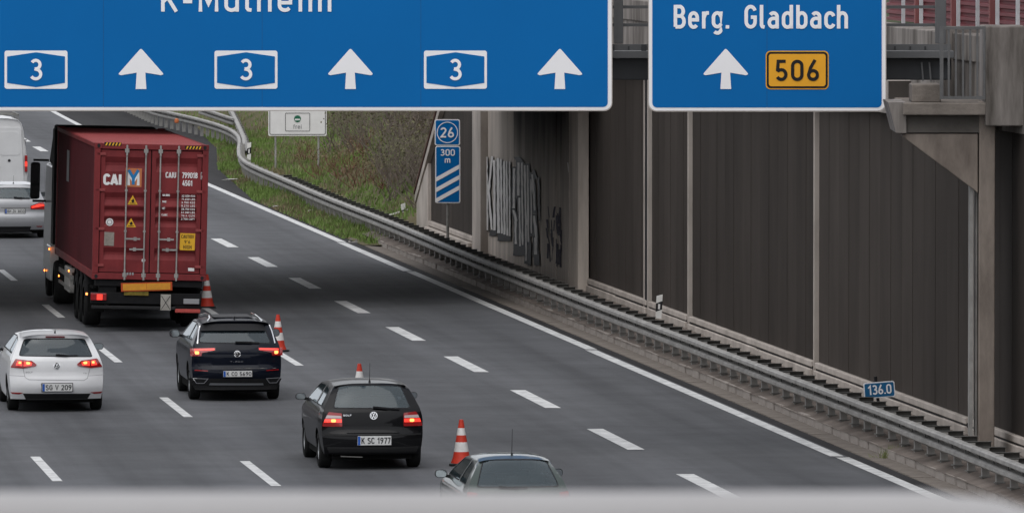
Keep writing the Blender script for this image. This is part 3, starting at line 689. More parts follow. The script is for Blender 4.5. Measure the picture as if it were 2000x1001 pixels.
# protruding end block of the fascia, right of the platform
mb = MB(); bx(mb, 1925, 52, 2006, 246, YB - .3, YB + 1.6, YB - .3); mb.build('parapet_block', M_streak, tw, bevel=.02)
gt = empty('platform_railing', P(1880, 196, YB - .2), 'small grey steel railing with five vertical bars standing on the bracket platform', 'railing')
GO = P(1880, 196, YB - .2)
mb = MB()
def gq(x, y): return P(x, y, YB - .2) - GO
fr = MB()
for a, b in (((1839, 194), (1839, 55)), ((1924, 194), (1924, 55))): fr.bar(gq(*a), gq(*b), .06)
for a, b in (((1836, 55), (1926, 55)), ((1836, 191), (1926, 191))): fr.bar(gq(*a), gq(*b), .05)
M_bar = mat('railing_dark_steel', (.13, .13, .13), .6, var=.2)
fr.build('frame', M_bar, gt)
for x in (1853, 1867, 1881, 1895, 1909):
    mb = MB(); mb.bar(gq(x, 190), gq(x, 57), .035); mb.build('bar', M_bar, gt)

# ================================================================== gantry and signs
YG = 145.2
gan = empty('sign_gantry', P(1200, 120, YG + 1.2), 'grey steel gantry beam and catwalk rails behind the two large blue signs', 'gantry')
GNO = P(1200, 120, YG + 1.2)
def nq(x, y, Y=None): return P(x, y, Y or YG + 1.2) - GNO
mb = MB(); a = nq(-700, 112); b = nq(1862, 92); mb.box(nq(-700, 0).x, nq(1862, 0).x, -.35, .1, nq(0, 113).z, nq(0, 99).z); mb.build('beam_flange', M_steel, gan, bevel=.01)
mb = MB(); mb.box(nq(-700, 0).x, nq(1856, 0).x, -.28, -.22, nq(0, 98).z, nq(0, 86).z); mb.build('beam_web', M_steel, gan)
mb = MB(); mb.box(nq(-700, 0).x, nq(1858, 0).x, -.1, .9, nq(0, 156).z, nq(0, 114).z); mb.build('box_girder', M_steeld, gan, bevel=.02)
for x0, x1 in ((1199, 1217), (1826, 1847), (900, 920), (450, 470), (0, 20)):
    mb = MB(); mb.box(nq(x0, 0).x, nq(x1, 0).x, -.20, -.02, nq(0, 85).z, nq(0, -330).z); mb.build('upright', M_steel, gan, bevel=.01)
for y in (14, 49, -60, -200, -320):
    mb = MB(); mb.box(nq(-700, 0).x, nq(1832, 0).x, -.0, .05, nq(0, y + 3).z, nq(0, y - 3).z); mb.build('catwalk_rail', M_steel, gan)
for x in (1226, 1745, 1775, 1804, 1835):
    mb = MB(); mb.box(nq(x, 0).x, nq(x + 3, 0).x, -.31, -.28, nq(0, 97).z, nq(0, 90).z); mb.build('bolt', M_steeld, gan)
for x in (1252, 1190):
    mb = MB(); mb.box(nq(x, 0).x, nq(x + 10, 0).x, -.34, -.28, nq(0, 99).z, nq(0, 86).z); mb.build('clamp', M_steeld, gan)
for x in (1803, 1818):
    mb = MB(); mb.bar(nq(x, 158, YG + 1.0), nq(x - 3, 122, YG + 1.0), .03); mb.build('strut', M_steel, gan)
mb = MB(); mb.box(nq(-700, 0).x - .4, nq(-700, 0).x, -.2, .6, -CH + .1, nq(0, -330).z); mb.box(nq(-700, 0).x - .8, nq(-700, 0).x + .4, -.6, 1, -(GNO.z), -GNO.z + .6); mb.build('left_leg', M_steel, gan)

def sign_board(x0, y0, x1, y1, label, seams):
    c = P((x0 + x1) / 2, y1, YG); r = empty('direction_sign', c, label, 'road sign')
    k = YG / F
    def pl(u, v, lift): # u,v in pixels of the photo
        p = P(u, v, YG); return Vector((p.x - c.x, -lift, p.z - c.z))
    m = MB(); q = rrect(x0, y0, x1, y1, 16); m.prism([pl(u, v, 0) for u, v in q], (0, .06, 0)); m.build('rim', M_alu, r)
    m = MB(); m.add([pl(u, v, .006) for u, v in rrect(x0 + 1.6, y0 + 1.6, x1 - 1.6, y1 - 2.0, 15)], [tuple(range(24))]); m.build('border', M_sw, r)
    m = MB(); poly(m, rrect(x0 + 9, y0 + 12, x1 - 10, y1 - 9, 9), pl, .009); m.build('backing', M_steeld, r)
    xs_ = [x0 + 8] + seams + [x1 - 9]
    for i, (a, b) in enumerate(zip(xs_, xs_[1:])):     # the blue sheet is made of boards
        mm = MB(); g_ = .22
        la, lb = (i == 0), (i == len(xs_) - 2)
        pts_ = []
        Y0_, Y1_ = y0 + 9, y1 - 8
        pts_ += ([(a + 9, Y0_)] + []) if la else [(a + g_, Y0_)]
        pts_ += arc(b - 9, Y0_ + 9, 9, 9, -90, 0, 4) if lb else [(b - g_, Y0_)]
        pts_ += arc(b - 9, Y1_ - 9, 9, 9, 0, 90, 4) if lb else [(b - g_, Y1_)]
        pts_ += arc(a + 9, Y1_ - 9, 9, 9, 90, 180, 4) if la else [(a + g_, Y1_)]
        if la: pts_ += [(a, Y0_ + 9)]
        mm.add([pl(u, v, .012) for u, v in pts_], [tuple(range(len(pts_)))]); mm.build('sign_sheet', M_blue, r)
    return r, pl
def ptext(s, x, ybase, h, pl, parent, m, w=.14, width=None, name='lettering', lift=.020, sx=1.0, gap=.08):
    mb = MB(); text(mb, s, x, 0, h, lambda u, v, l: pl(u, ybase - v, l), w=w, width=width, lift=lift, sx=sx, gap=gap); return mb.build(name, m, parent)
def arrow(cx, pl, parent):
    mb = MB(); q = [(cx - 10.5, 174), (cx - 8.5, 142)] + [(cx - 39, 147), (cx - 43.5, 145.5), (cx - 43, 143)] + [(cx - 2.5, 97), (cx, 95.6), (cx + 2.5, 97)] + [(cx + 43, 143), (cx + 43.5, 145.5), (cx + 39, 147)] + [(cx + 8.5, 142), (cx + 10.5, 174)]
    mb.add([pl(u, v, .020) for u, v in q], [(0, 1, 11, 12), (1, 2, 3, 4, 5, 6, 7, 8, 9, 10, 11)]); mb.build('arrow', M_sw, parent)
def shield(cx, pl, parent):
    mb = MB(); poly(mb, rrect(cx - 61.5, 99, cx + 61.5, 173.5, 4.5), pl, .020); mb.build('route_shield', M_sw, parent)
    mb = MB(); poly(mb, [(cx - 56.5, 110.5), (cx, 102.2), (cx + 56.5, 110.5), (cx + 56.5, 162), (cx, 170.3), (cx - 56.5, 162)], pl, .026); mb.build('shield_field', M_blue, parent)
    ptext('3', cx - 12, 157, 42, pl, parent, M_sw, w=.145, width=25, name='route_number', lift=.032)
s1, pl1 = sign_board(-52, -165, 1196, 217, 'wide blue motorway direction sign with three arrows and K-M\u00fclheim lettering over the left lanes', [202, 512, 822])
ptext('K-M\u00fclheim', 312, 23, 47, pl1, s1, M_sw, w=.15, width=338, gap=.1)
for cx in (275.5, 684.5, 1093.5): arrow(cx, pl1, s1)
for cx in (70.5, 480.5, 889.5): shield(cx, pl1, s1)
s2, pl2 = sign_board(1266, -165, 1731, 218, 'narrower blue direction sign reading Berg. Gladbach with the orange 506 shield over the right lane', [1498])
ptext('Berg.', 1315, 56, 46, pl2, s2, M_sw, w=.15, width=110, gap=.1)
ptext('Gladbach', 1453, 56, 46, pl2, s2, M_sw, w=.15, width=204, gap=.1)
arrow(1417.5, pl2, s2)
mb = MB(); poly(mb, rrect(1495.5, 99.5, 1618.5, 174.5, 9), pl2, .020); tag(mb.build('shield_rim', M_orange, s2), 'orange rounded route shield')
mb = MB(); poly(mb, rrect(1497.5, 101.5, 1616.5, 172.5, 8), pl2, .024); mb.build('shield_outline', M_black, s2)
mb = MB(); poly(mb, rrect(1501.5, 105.5, 1612.5, 168.5, 5), pl2, .028); mb.build('shield_field', M_orange, s2)
ptext('506', 1514, 158, 41, pl2, s2, M_black, w=.155, width=86, name='route_number', lift=.034, gap=.14)

# ================================================================== guardrail
def rail_path(pts_, z):
    out = []
    for (a, b), (c, d) in zip(pts_, pts_[1:]):
        n = max(1, int((d - b) / 2.5)) if d - b < 60 else 12
        for i in range(n): out.append((a + (c - a) * i / n, b + (d - b) * i / n))
    out.append(pts_[-1])
    for _ in range(3): out = [out[0]] + [((out[i - 1][0] + 2 * out[i][0] + out[i + 1][0]) / 4, (out[i - 1][1] + 2 * out[i][1] + out[i + 1][1]) / 4) for i in range(1, len(out) - 1)] + [out[-1]]
    return out
def bt(x, y, Z=.74): p = G(x, y, Z); return (t_of(p), p.y)
GRP = [(bt(1700, 793)[0], 96), bt(1700, 790), bt(1150, 585), bt(900, 487), bt(790, 441), bt(700, 406), bt(619, 374), bt(568, 352), bt(520, 331), bt(490, 321), bt(475, 313), bt(467, 301), bt(468, 288), bt(471, 270), bt(466, 260), bt(448, 248), bt(400, 233), bt(340, 219.5), bt(300, 211), (27.2, 400)]
def zg(Y): return .73 if Y < 236 else .73
prof = [(.0, 0), (-.075, -.006), (-.10, -.03), (-.10, -.09), (-.07, -.108), (.10, -.112), (.10, -.19), (-.02, -.196), (-.06, -.22), (-.06, -.28), (-.02, -.315), (0, -.32)]
gr_ = empty('guardrail', road(24.1, 170, .25), 'long galvanised guardrail curving along the right verge with a row of spacer brackets', 'guardrail')
GRO = road(24.1, 170, .25)
path = rail_path(GRP, .73)
pp3 = [road(t, Y, .74 + .02 * NZ.noise(Vector((Y * .05, 0, 0)))) - GRO for t, Y in path]
# beams: four metre lengths that overlap at the joints
dist = [0]
for a, b in zip(pp3, pp3[1:]): dist.append(dist[-1] + (b - a).length)
def at_d(d):
    for i in range(len(dist) - 1):
        if d <= dist[i + 1]: f_ = (d - dist[i]) / (dist[i + 1] - dist[i]); return pp3[i].lerp(pp3[i + 1], f_), (pp3[i + 1] - pp3[i]).normalized()
    return pp3[-1], (pp3[-1] - pp3[-2]).normalized()
tot = dist[-1]; d = 0; k = 0
while d < tot - 1:
    e_ = min(d + 4.0, tot); seg = [at_d(d - .12 if d else 0)[0]] + [at_d(d + (e_ - d) * i / 4)[0] for i in range(5)]
    off = .004 if k % 2 else 0
    pr_ = [(a - off, b) for a, b in prof]
    mb = MB(); mb.sweep(seg, pr_ + [(a + .006, b) for a, b in reversed(pr_)], closed=True, caps=False); mb.build('beam', M_galv, gr_, smooth=False); d = e_; k += 1
# posts and spacers
sp = MB(); sp.box(-.01, .46, -.045, .045, -.008, 0.0); sp.box(-.01, .45, .037, .045, -.12, -.008); sp.box(.005, .02, -.04, .04, -.3, -.01)
po = MB(); po.box(.05, .056, -.055, .055, -.72, -.02); po.box(.056, .17, -.055, -.049, -.72, -.02); po.box(.056, .17, .049, .055, -.72, -.02)
po2 = MB(); po2.box(.02, .20, -.09, .09, -.50, -.485)
s0 = sp.build('spacer', mat('spacer_steel_shaded', (.10, .098, .092), .7, metal=.2, var=.3, scale=4), gr_); p0 = po.build('post', M_galv, gr_); f0 = po2.build('foot_plate', M_galvd, gr_)  # spacers coloured dark to carry the shade inside their open channel
d = 1.0; first = True
while d < tot:
    q, dr = at_d(d); a = math.atan2(-dr.x, dr.y)
    Yw = (q + GRO).y
    if Yw < 265:
        if first: s0.location = q; s0.rotation_euler.z = a
        else: put(s0, gr_, q, a)
        if Yw < 232:
            if first: f0.location = q; f0.rotation_euler.z = a
            else: put(f0, gr_, q + Vector((0, 0, random.uniform(-.01, .01))), a + random.uniform(-.1, .1))
    if first: p0.location = q; p0.rotation_euler.z = a
    else: put(p0, gr_, q, a)
    first = False; d += 1.333 if Yw < 262 else 2.0
mb = MB(); q = road(23.93, 180.6, .70) - GRO; mb.bar(road(23.905, 179.9, .70) - GRO, road(23.905, 181.6, .70) - GRO, .012, .055); mb.bar(road(23.92, 180.2, .49) - GRO, road(23.92, 180.9, .49) - GRO, .012, .05)
mb.build('paint_mark', mat('pink_spray', (.62, .16, .14), .6, col2=(.40, .25, .23), scale=6, detail=8), gr_)
# second rail that forks off behind
g2 = empty('guardrail', road(27, 305, 0), 'second guardrail forking away up the grass behind the white delineator', 'guardrail')
G2O = road(27, 305, 0)
pth = [bt(479, 283, .70), bt(478, 268, .74), bt(468, 245, .74), bt(456, 220, .74), bt(445, 200, .74), (30.5, 385)]
p3 = [road(t, Y, .74 if i else .6) - G2O for i, (t, Y) in enumerate(rail_path(pth, .74))]
mb = MB(); mb.sweep(p3, prof + [(a + .006, b) for a, b in reversed(prof)], closed=True, caps=False); mb.build('beam', M_galv, g2)
for i in range(2, len(p3), 1):
    mb = MB(); mb.bar(p3[i] + Vector((.12, 0, -.05)), p3[i] + Vector((.12, 0, -.95)), .08); mb.build('post', M_galvd, g2)
pth = [bt(458, 230, .8), bt(440, 224.5, .8), bt(424, 219, .8), bt(390, 208, .8)]
p3 = [road(t, Y, .8) - G2O for t, Y in pth]
mb = MB(); mb.sweep(p3, prof + [(a + .006, b) for a, b in reversed(prof)], closed=True, caps=False); mb.build('end_beam', M_galv, g2)

# ================================================================== small roadside things
def roadside_sign(x0, y0, x1, y1, Y, name, label, cat, tilt=0.0):
    c = P((x0 + x1) / 2, y1, Y); r = empty(name, c, label, cat); r.rotation_euler.y = tilt
    def pl(u, v, lift):
        p = P(u, v, Y); return Vector((p.x - c.x, -lift, p.z - c.z))
    return r, pl
# exit countdown sign 26 / 300 m
r, pl = roadside_sign(849, 233, 898, 396, 224.0, 'exit_countdown_sign', 'blue exit sign 26 with 300 m and three white diagonal bars before the dark wall', 'road sign')
for (a, b, c_, d_) in ((849, 233, 898.5, 284), (850, 285, 899, 396.5)):
    mb = MB(); mb.prism([pl(u, v, 0) for u, v in rrect(a, b, c_, d_, 4)], (0, .04, 0)); mb.build('rim', M_sw, r)
    mb = MB(); poly(mb, rrect(a + 2, b + 2, c_ - 2, d_ - 2, 3), pl, .008); mb.build('sign_sheet', M_blue, r)
mb = MB(); ribbon(mb, [(u, v) for u, v in arc(873.8, 258.6, 20, 20, 0, 360, 30)], .8, pl, .016); mb.build('ring', M_sw, r)
ptext('26', 860, 268.5, 19.5, pl, r, M_sw, w=.17, width=27, lift=.02)
ptext('300', 860, 304, 12.5, pl, r, M_sw, w=.17, width=28.5, lift=.02)
ptext('m', 868, 317.8, 11.5, pl, r, M_sw, w=.17, width=12, lift=.02)
for y in (336.5, 357, 377.5):
    mb = MB(); poly(mb, [(852, y + 18), (897, y - 7), (897, y - 15.5), (852, y + 9.5)], pl, .018); mb.build('distance_bar', M_sw, r)
mb = MB(); mb.cyl(pl(874.5, 476, -.08), pl(874.5, 236, -.08), .04, n=10); mb.build('post', M_galvd, r)
# white zone sign
r, pl = roadside_sign(525, 150, 637, 265, 286.0, 'zone_sign', 'white rectangular sign on two posts with a small green vehicle plate marked frei', 'road sign')
mb = MB(); mb.prism([pl(u, v, 0) for u, v in rrect(524, 140, 638, 265.5, 3)], (0, .04, 0)); mb.build('sign_sheet', M_white, r)
mb = MB(); ribbon(mb, rrect(527, 143, 635.5, 262.6, 3) + [rrect(527, 143, 635.5, 262.6, 3)[0]], .55, pl, .01); mb.build('border', M_black, r)
mb = MB(); ribbon(mb, rrect(557.5, 221, 605, 256, 2) + [rrect(557.5, 221, 605, 256, 2)[0]], .45, pl, .012); mb.build('inner_border', M_black, r)
mb = MB(); poly(mb, circ(581, 232, 6.8, 20), pl, .012); mb.build('badge', mat('badge_green', (.02, .14, .08), .5), r)
mb = MB(); poly(mb, [(575.5, 235), (576.5, 232), (585.5, 232), (586.5, 235)], pl, .016); mb.build('badge_vehicle', M_white, r)
ptext('frei', 572.5, 251.5, 8.5, pl, r, M_grey, w=.14, width=17, lift=.014)
for x in (538, 622):
    mb = MB(); mb.cyl(pl(x, 342, -.07), pl(x, 150, -.07), .035, n=8); mb.build('post', M_galv, r)
# kilometre plate
r, pl = roadside_sign(1687, 746, 1748, 775, 152.0, 'kilometre_sign', 'small tilted blue plate reading 136.0 mounted behind the guardrail', 'road sign', 0)
def rotp(u, v):
    a = R(-4.5); du, dv = u - 1717.5, v - 760.5; return 1717.5 + du * math.cos(a) - dv * math.sin(a), 760.5 + du * math.sin(a) + dv * math.cos(a)
pk = lambda u, v, l: pl(*rotp(u, v), l)
mb = MB(); mb.prism([pk(u, v, 0) for u, v in rrect(1687, 745, 1748, 776, 4)], (0, .03, 0)); mb.build('rim', M_sw, r)
mb = MB(); poly(mb, rrect(1689, 747, 1746, 774, 3), pk, .006); mb.build('sign_sheet', mat('faded_blue', (.01, .13, .30), .5, var=.1), r)
ptext('136.0', 1695, 769, 18.5, pk, r, M_sw, w=.165, width=46, lift=.012)
mb = MB(); mb.cyl(pl(1716, 790, -.06), pl(1710, 735, -.06), .03, n=8); mb.build('post', M_black, r)

M_del = mat('delineator_white', (.72, .71, .68), .5, var=.08, scale=5)
def delineator(px, pyfoot, Y, h, label, tilt=0.0, arms=False):
    c = P(px, pyfoot, Y); r = empty('delineator_post', c, label, 'delineator post', 0); r.rotation_euler.y = tilt
    w = .065
    def body(z0, z1, m, name, d=0.0):
        sl_ = .5
        mb = MB(); mb.prism([(-w - d, -.05 - d, z0), (w + d, -.05 - d, z0), (w + d, -.05 - d, z1), (-w - d, -.05 - d, z1 - (.04 if z1 >= h - .001 else 0))], (0, .1 + 2 * d, 0)); mb.build(name, m, r)
    body(0, h, M_del, 'body')
    mb = MB(); z0, z1 = h * .33, h * .68
    mb.prism([(-w - .004, -.054, z0 - .03), (w + .004, -.054, z0 + .03), (w + .004, -.054, z1 + .03), (-w - .004, -.054, z1 - .03)], (0, .108, 0)); mb.build('black_band', M_black, r)
    mb = MB(); mb.box(-.022, .022, -.062, -.056, z0 + .03, z1 - .04); mb.build('reflector', M_white, r)
    if arms:
        mb = MB(); mb.bar((-.45, .08, h * .45), (.45, .08, h * .8), .07, .03); mb.build('snapped_lath', M_del, r)
delineator(1286, 621, 181.0, .52, 'white delineator post with black band mounted on the guardrail before the dark wall', .05)
delineator(486, 312, 283.0, .60, 'white delineator post with black band at the bend of the guardrail by the grass', .03)
delineator(789, 437, 240.0, .60, 'white delineator post with a snapped white lath crossing it below the wall end', -.05, True)
# orange plug on the far rail
mb = MB(); mb.lathe([(.0, -.1), (.07, -.08), (.095, 0), (.07, .08), (0, .1)], (0, 0, 0), n=12)
o = mb.build('orange_reflector', mat('orange_plastic', (.55, .16, .06), .7), None, smooth=True, loc=P(345, 236, 325)); tag(o, 'small round orange marker on the distant guardrail near the top of the road', 'marker')
# litter
lit = [(610, 415, 262, 'crumpled white paper scrap on the grass verge under the guardrail'), (497, 401, 0, ''), (690, 474, 0, 'small white scrap at the road edge near the end of the grass'), (540, 404, 0, 'pale scrap lying on dark asphalt beside the edge line'), (448, 352, 0, 'flat white board lying at the edge of the grass')]
M_lit = mat('litter', (.6, .58, .55), .7, var=.2, scale=9)
for (x, y, _, lb) in lit:
    if not lb: continue
    p = G(x, y, .12); mb = MB(); q = [(random.uniform(-.12, .12), random.uniform(-.12, .12), random.uniform(0, .1)) for i in range(7)]
    mb.add(q, [(0, 1, 2), (1, 2, 3), (2, 3, 4), (3, 4, 5), (4, 5, 6), (0, 5, 6)])
    o = mb.build('litter_scrap', M_lit, None, loc=p); tag(o, lb, 'litter', 'scraps of litter on the verge')
    if y == 352: o.scale = (3, 1, .6)
    else: o.scale = (1.3,) * 3

# camera-side bridge railing (out of focus along the bottom edge)
M_hand = mat('handrail_paint', (.37, .36, .36), .5, var=.05, scale=2)
YR = 7.5
br_ = empty('bridge_handrail', (0, YR, 8.4), 'pale grey handrail of the near footbridge running blurred along the bottom edge', 'handrail')
z0 = P(1000, 957, YR).z - 8.4; xb = P(1865, 957, YR).x
pz_ = [(-6, 0, z0 - .03), (xb - .03, 0, z0 - .03), (xb + .03, 0, z0 - .036), (xb + 2.0, 0, z0 - .03 - 2.0 * .30)]
mb = MB(); mb.sweep(pz_, [(.03 * math.cos(a * .6283), .03 * math.sin(a * .6283)) for a in range(10)]); mb.build('rail', M_hand, br_, smooth=True)
for k in range(6):
    mb = MB(); mb.box(-5.5 + k * 1.1, -5.46 + k * 1.1, -.02, .02, 0, z0 - .03); mb.build('baluster', M_hand, br_)
mb = MB(); mb.box(-14, 14, 4.0, 7.8, 8.0, 8.4); tag(mb.build('footbridge_deck', M_deck), kind='structure')

# unseen bank left of the picture, added to block low sky from cars
lm = MB(); prf = [(-6.0, 0.0), (-8.5, .1), (-9, -.03), (-24, -.03), (-26, .2), (-38, 8.5), (-70, 10)]
ysl = list(range(-100, 720, 20))
lm.add([road(a, Y, b) for Y in ysl for a, b in prf], [(i * 7 + k, i * 7 + k + 1, i * 7 + 8 + k, i * 7 + 7 + k) for i in range(len(ysl) - 1) for k in range(6)])
tag(lm.build('left_sky_blocker', mat('blocker_green', (.03, .038, .018), .95, col2=(.06, .055, .035), scale=.4, detail=9)), kind='structure')

p = G(1745, 893, .01)
mb = MB(); rnd = random.Random(3)
for k in range(150):
    a = rnd.uniform(0, 6.28); r_ = abs(rnd.gauss(0, .16)); x, y = r_ * math.cos(a) * 1.3, r_ * math.sin(a); h = rnd.uniform(.05, .24) * (1.2 - r_); dx, dy = rnd.uniform(-.1, .1), rnd.uniform(-.1, .1)
    mb.add([(x - .008, y, 0), (x + .008, y, 0), (x + dx, y + dy, h)], [(0, 1, 2)])
o = mb.build('weed_tuft', Mg[1], None, loc=p); tag(o, 'small green weed growing in the gutter at the lower right beside the kerb', 'weed', kind='stuff')

# ================================================================== vehicles
def paint(name, c, metal=0.0, rough=.35):
    return mat(name, c, rough, metal=metal, var=.04, scale=2.0, coat=.75 if max(c) > .05 else .35, spec=.12 if max(c) > .05 else .06)
M_tyre = mat('tyre_rubber', (.018, .018, .018), .85, var=.2, scale=12)
M_rim = mat('wheel_alloy', (.36, .37, .38), .35, metal=.7)
M_plast = mat('dark_plastic', (.016, .016, .017), .55, var=.15, scale=6)
M_under = mat('underbody', (.008, .008, .008), .9)
M_glass = glass('car_glass', (.70, .84, .88), 1.0, (.10, .145, .165), .22)
M_glassd = glass('dark_car_glass', (.30, .37, .40), 1.0, (.03, .045, .055), .5)
M_seat = mat('seat_fabric', (.045, .047, .05), .9, var=.2, scale=8)
M_chrome = mat('chrome', (.75, .75, .76), .12, metal=1.0)
M_lens = mat('red_lens', (.30, .008, .010), .18, coat=1.0)
M_lensl = mat('red_lens_lit', (.5, .02, .015), .2, coat=1.0, emis=(1.0, .05, .03), estr=.9)
M_lamp = mat('brake_bulb', (.9, .3, .1), .3, emis=(1.0, .25, .06), estr=2.2)
M_lampc = mat('lamp_clear', (.55, .45, .45), .15, coat=1.0)
M_eu = mat('plate_blue', (.02, .10, .42), .5)
M_plate = mat('plate_white', (.66, .66, .65), .45)
M_mirg = mat('mirror_glass', (.55, .60, .62), .08, metal=1.0)
def herm(tab):
    xs_ = [p[0] for p in tab]; ys_ = [p[1] for p in tab]; n = len(tab)
    d = [(ys_[i + 1] - ys_[i]) / (xs_[i + 1] - xs_[i]) for i in range(n - 1)]
    m = [d[0]] + [0 if d[i - 1] * d[i] <= 0 else 2 * d[i - 1] * d[i] / (d[i - 1] + d[i]) for i in range(1, n - 1)] + [d[-1]]
    def f(q):
        if q <= xs_[0]: return ys_[0]
        if q >= xs_[-1]: return ys_[-1]
        i = 0
        while q > xs_[i + 1]: i += 1
        h = xs_[i + 1] - xs_[i]; t = (q - xs_[i]) / h
        return (2 * t ** 3 - 3 * t * t + 1) * ys_[i] + (t ** 3 - 2 * t * t + t) * h * m[i] + (-2 * t ** 3 + 3 * t * t) * ys_[i + 1] + (t ** 3 - t * t) * h * m[i + 1]
    return f
def inside(p, pl_):
    x, y = p; c = False; n = len(pl_)
    for i in range(n):
        x1, y1 = pl_[i]; x2, y2 = pl_[(i + 1) % n]
        if (y1 > y) != (y2 > y) and x < (x2 - x1) * (y - y1) / (y2 - y1) + x1: c = not c
    return c
def densify(pl_, st):
    out = []
    for i in range(len(pl_)):
        a, b = pl_[i], pl_[(i + 1) % len(pl_)]; n = max(1, int(math.hypot(b[0] - a[0], b[1] - a[1]) / st))
        out += [(a[0] + (b[0] - a[0]) * k / n, a[1] + (b[1] - a[1]) * k / n) for k in range(n)]
    return out
def patch(mb, outer, holes, step, lift):
    o = densify(outer, step); hs_ = [densify(h, step) for h in holes]; loops = [o] + hs_
    V, E = [], []
    for lp in loops:
        b = len(V); V += [Vector(p) for p in lp]; E += [(b + i, b + (i + 1) % len(lp)) for i in range(len(lp))]
    xs_ = [p[0] for p in o]; ys_ = [p[1] for p in o]; near = set((round(v.x / step * 2), round(v.y / step * 2)) for v in V)
    x = min(xs_) + step / 2
    while x < max(xs_):
        y = min(ys_) + step / 2
        while y < max(ys_):
            if inside((x, y), o) and not any(inside((x, y), h) for h in hs_) and (round(x / step * 2), round(y / step * 2)) not in near: V.append(Vector((x, y)))
            y += step
        x += step
    r = delaunay_2d_cdt(V, E, [], 0, 1e-6)
    fs = []
    for f in r[2]:
        c = (sum(r[0][i][0] for i in f) / len(f), sum(r[0][i][1] for i in f) / len(f))
        if inside(c, o) and not any(inside(c, h) for h in hs_): fs.append(tuple(f))
    mb.add([lift(v[0], v[1]) for v in r[0]], fs)
def inset(pl_, d):
    cx = sum(p[0] for p in pl_) / len(pl_); cy = sum(p[1] for p in pl_) / len(pl_); w = max(p[0] for p in pl_) - cx; h = max(p[1] for p in pl_) - cy
    return [(cx + (p[0] - cx) * (1 - d / w), cy + (p[1] - cy) * (1 - d / h)) for p in pl_]
def roundpoly(pl_, r, n=3):
    out = []
    for i in range(len(pl_)):
        a, b, c = Vector(pl_[i - 1]), Vector(pl_[i]), Vector(pl_[(i + 1) % len(pl_)])
        u = (a - b); v = (c - b); k = min(r, u.length * .4, v.length * .4); p = b + u.normalized() * k; q = b + v.normalized() * k
        for j in range(n + 1):
            t = j / n; w = p * (1 - t) ** 2 + b * 2 * t * (1 - t) + q * t * t; out.append((w.x, w.y))
    return out

def make_wheel(parent, x, y, r, w, rimr=.6, spokes=7, m=None):
    s = 1 if x > 0 else -1
    mb = MB(); mb.lathe([(r * .62, -w / 2), (r * .9, -w / 2), (r * .975, -w * .42), (r, -w * .3), (r, w * .3), (r * .975, w * .42), (r * .9, w / 2), (r * .62, w / 2), (r * .6, w * .3)], (0, 0, 0), 'x', 28)
    t = mb.build('wheel', M_tyre, parent, smooth=True, loc=(x, y, r))
    mb = MB(); o = s * w * .42
    mb.lathe([(r * .64, o), (r * .60, o - s * .02), (r * .57, o - s * .06)], (0, 0, 0), 'x', 24)
    for k in range(spokes):
        a = 2 * math.pi * k / spokes; mb.bar((o - s * .02, 0, 0), (o - s * .02, r * .6 * math.cos(a), r * .6 * math.sin(a)), .055, .03, up=(1, 0, 0))
    mb.cyl((o - s * .05, 0, 0), (o - s * .003, 0, 0), .055, n=12)
    mb.build('rim', m or M_rim, t)
    mb = MB(); mb.cyl((o - s * .09, 0, 0), (o - s * .075, 0, 0), r * .58, n=20); mb.build('brake_disc', M_under, t)
    return t
def badge(parent, cx, cz, r, pl_, m):
    mb = MB(); poly(mb, circ(cx, cz, r), pl_, .004); mb.build('badge_field', M_black, parent)
    mb = MB(); ribbon(mb, arc(cx, cz, r, r, 0, 360, 24), r * .09, pl_, .006); ribbon(mb, [(cx - .36 * r, cz + .82 * r), (cx, cz + .12 * r), (cx + .36 * r, cz + .82 * r)], r * .09, pl_, .007)
    ribbon(mb, [(cx - .78 * r, cz + .5 * r), (cx - .36 * r, cz - .78 * r), (cx, cz - .02 * r), (cx + .36 * r, cz - .78 * r), (cx + .78 * r, cz + .5 * r)], r * .09, pl_, .008); mb.build('badge', m, parent)

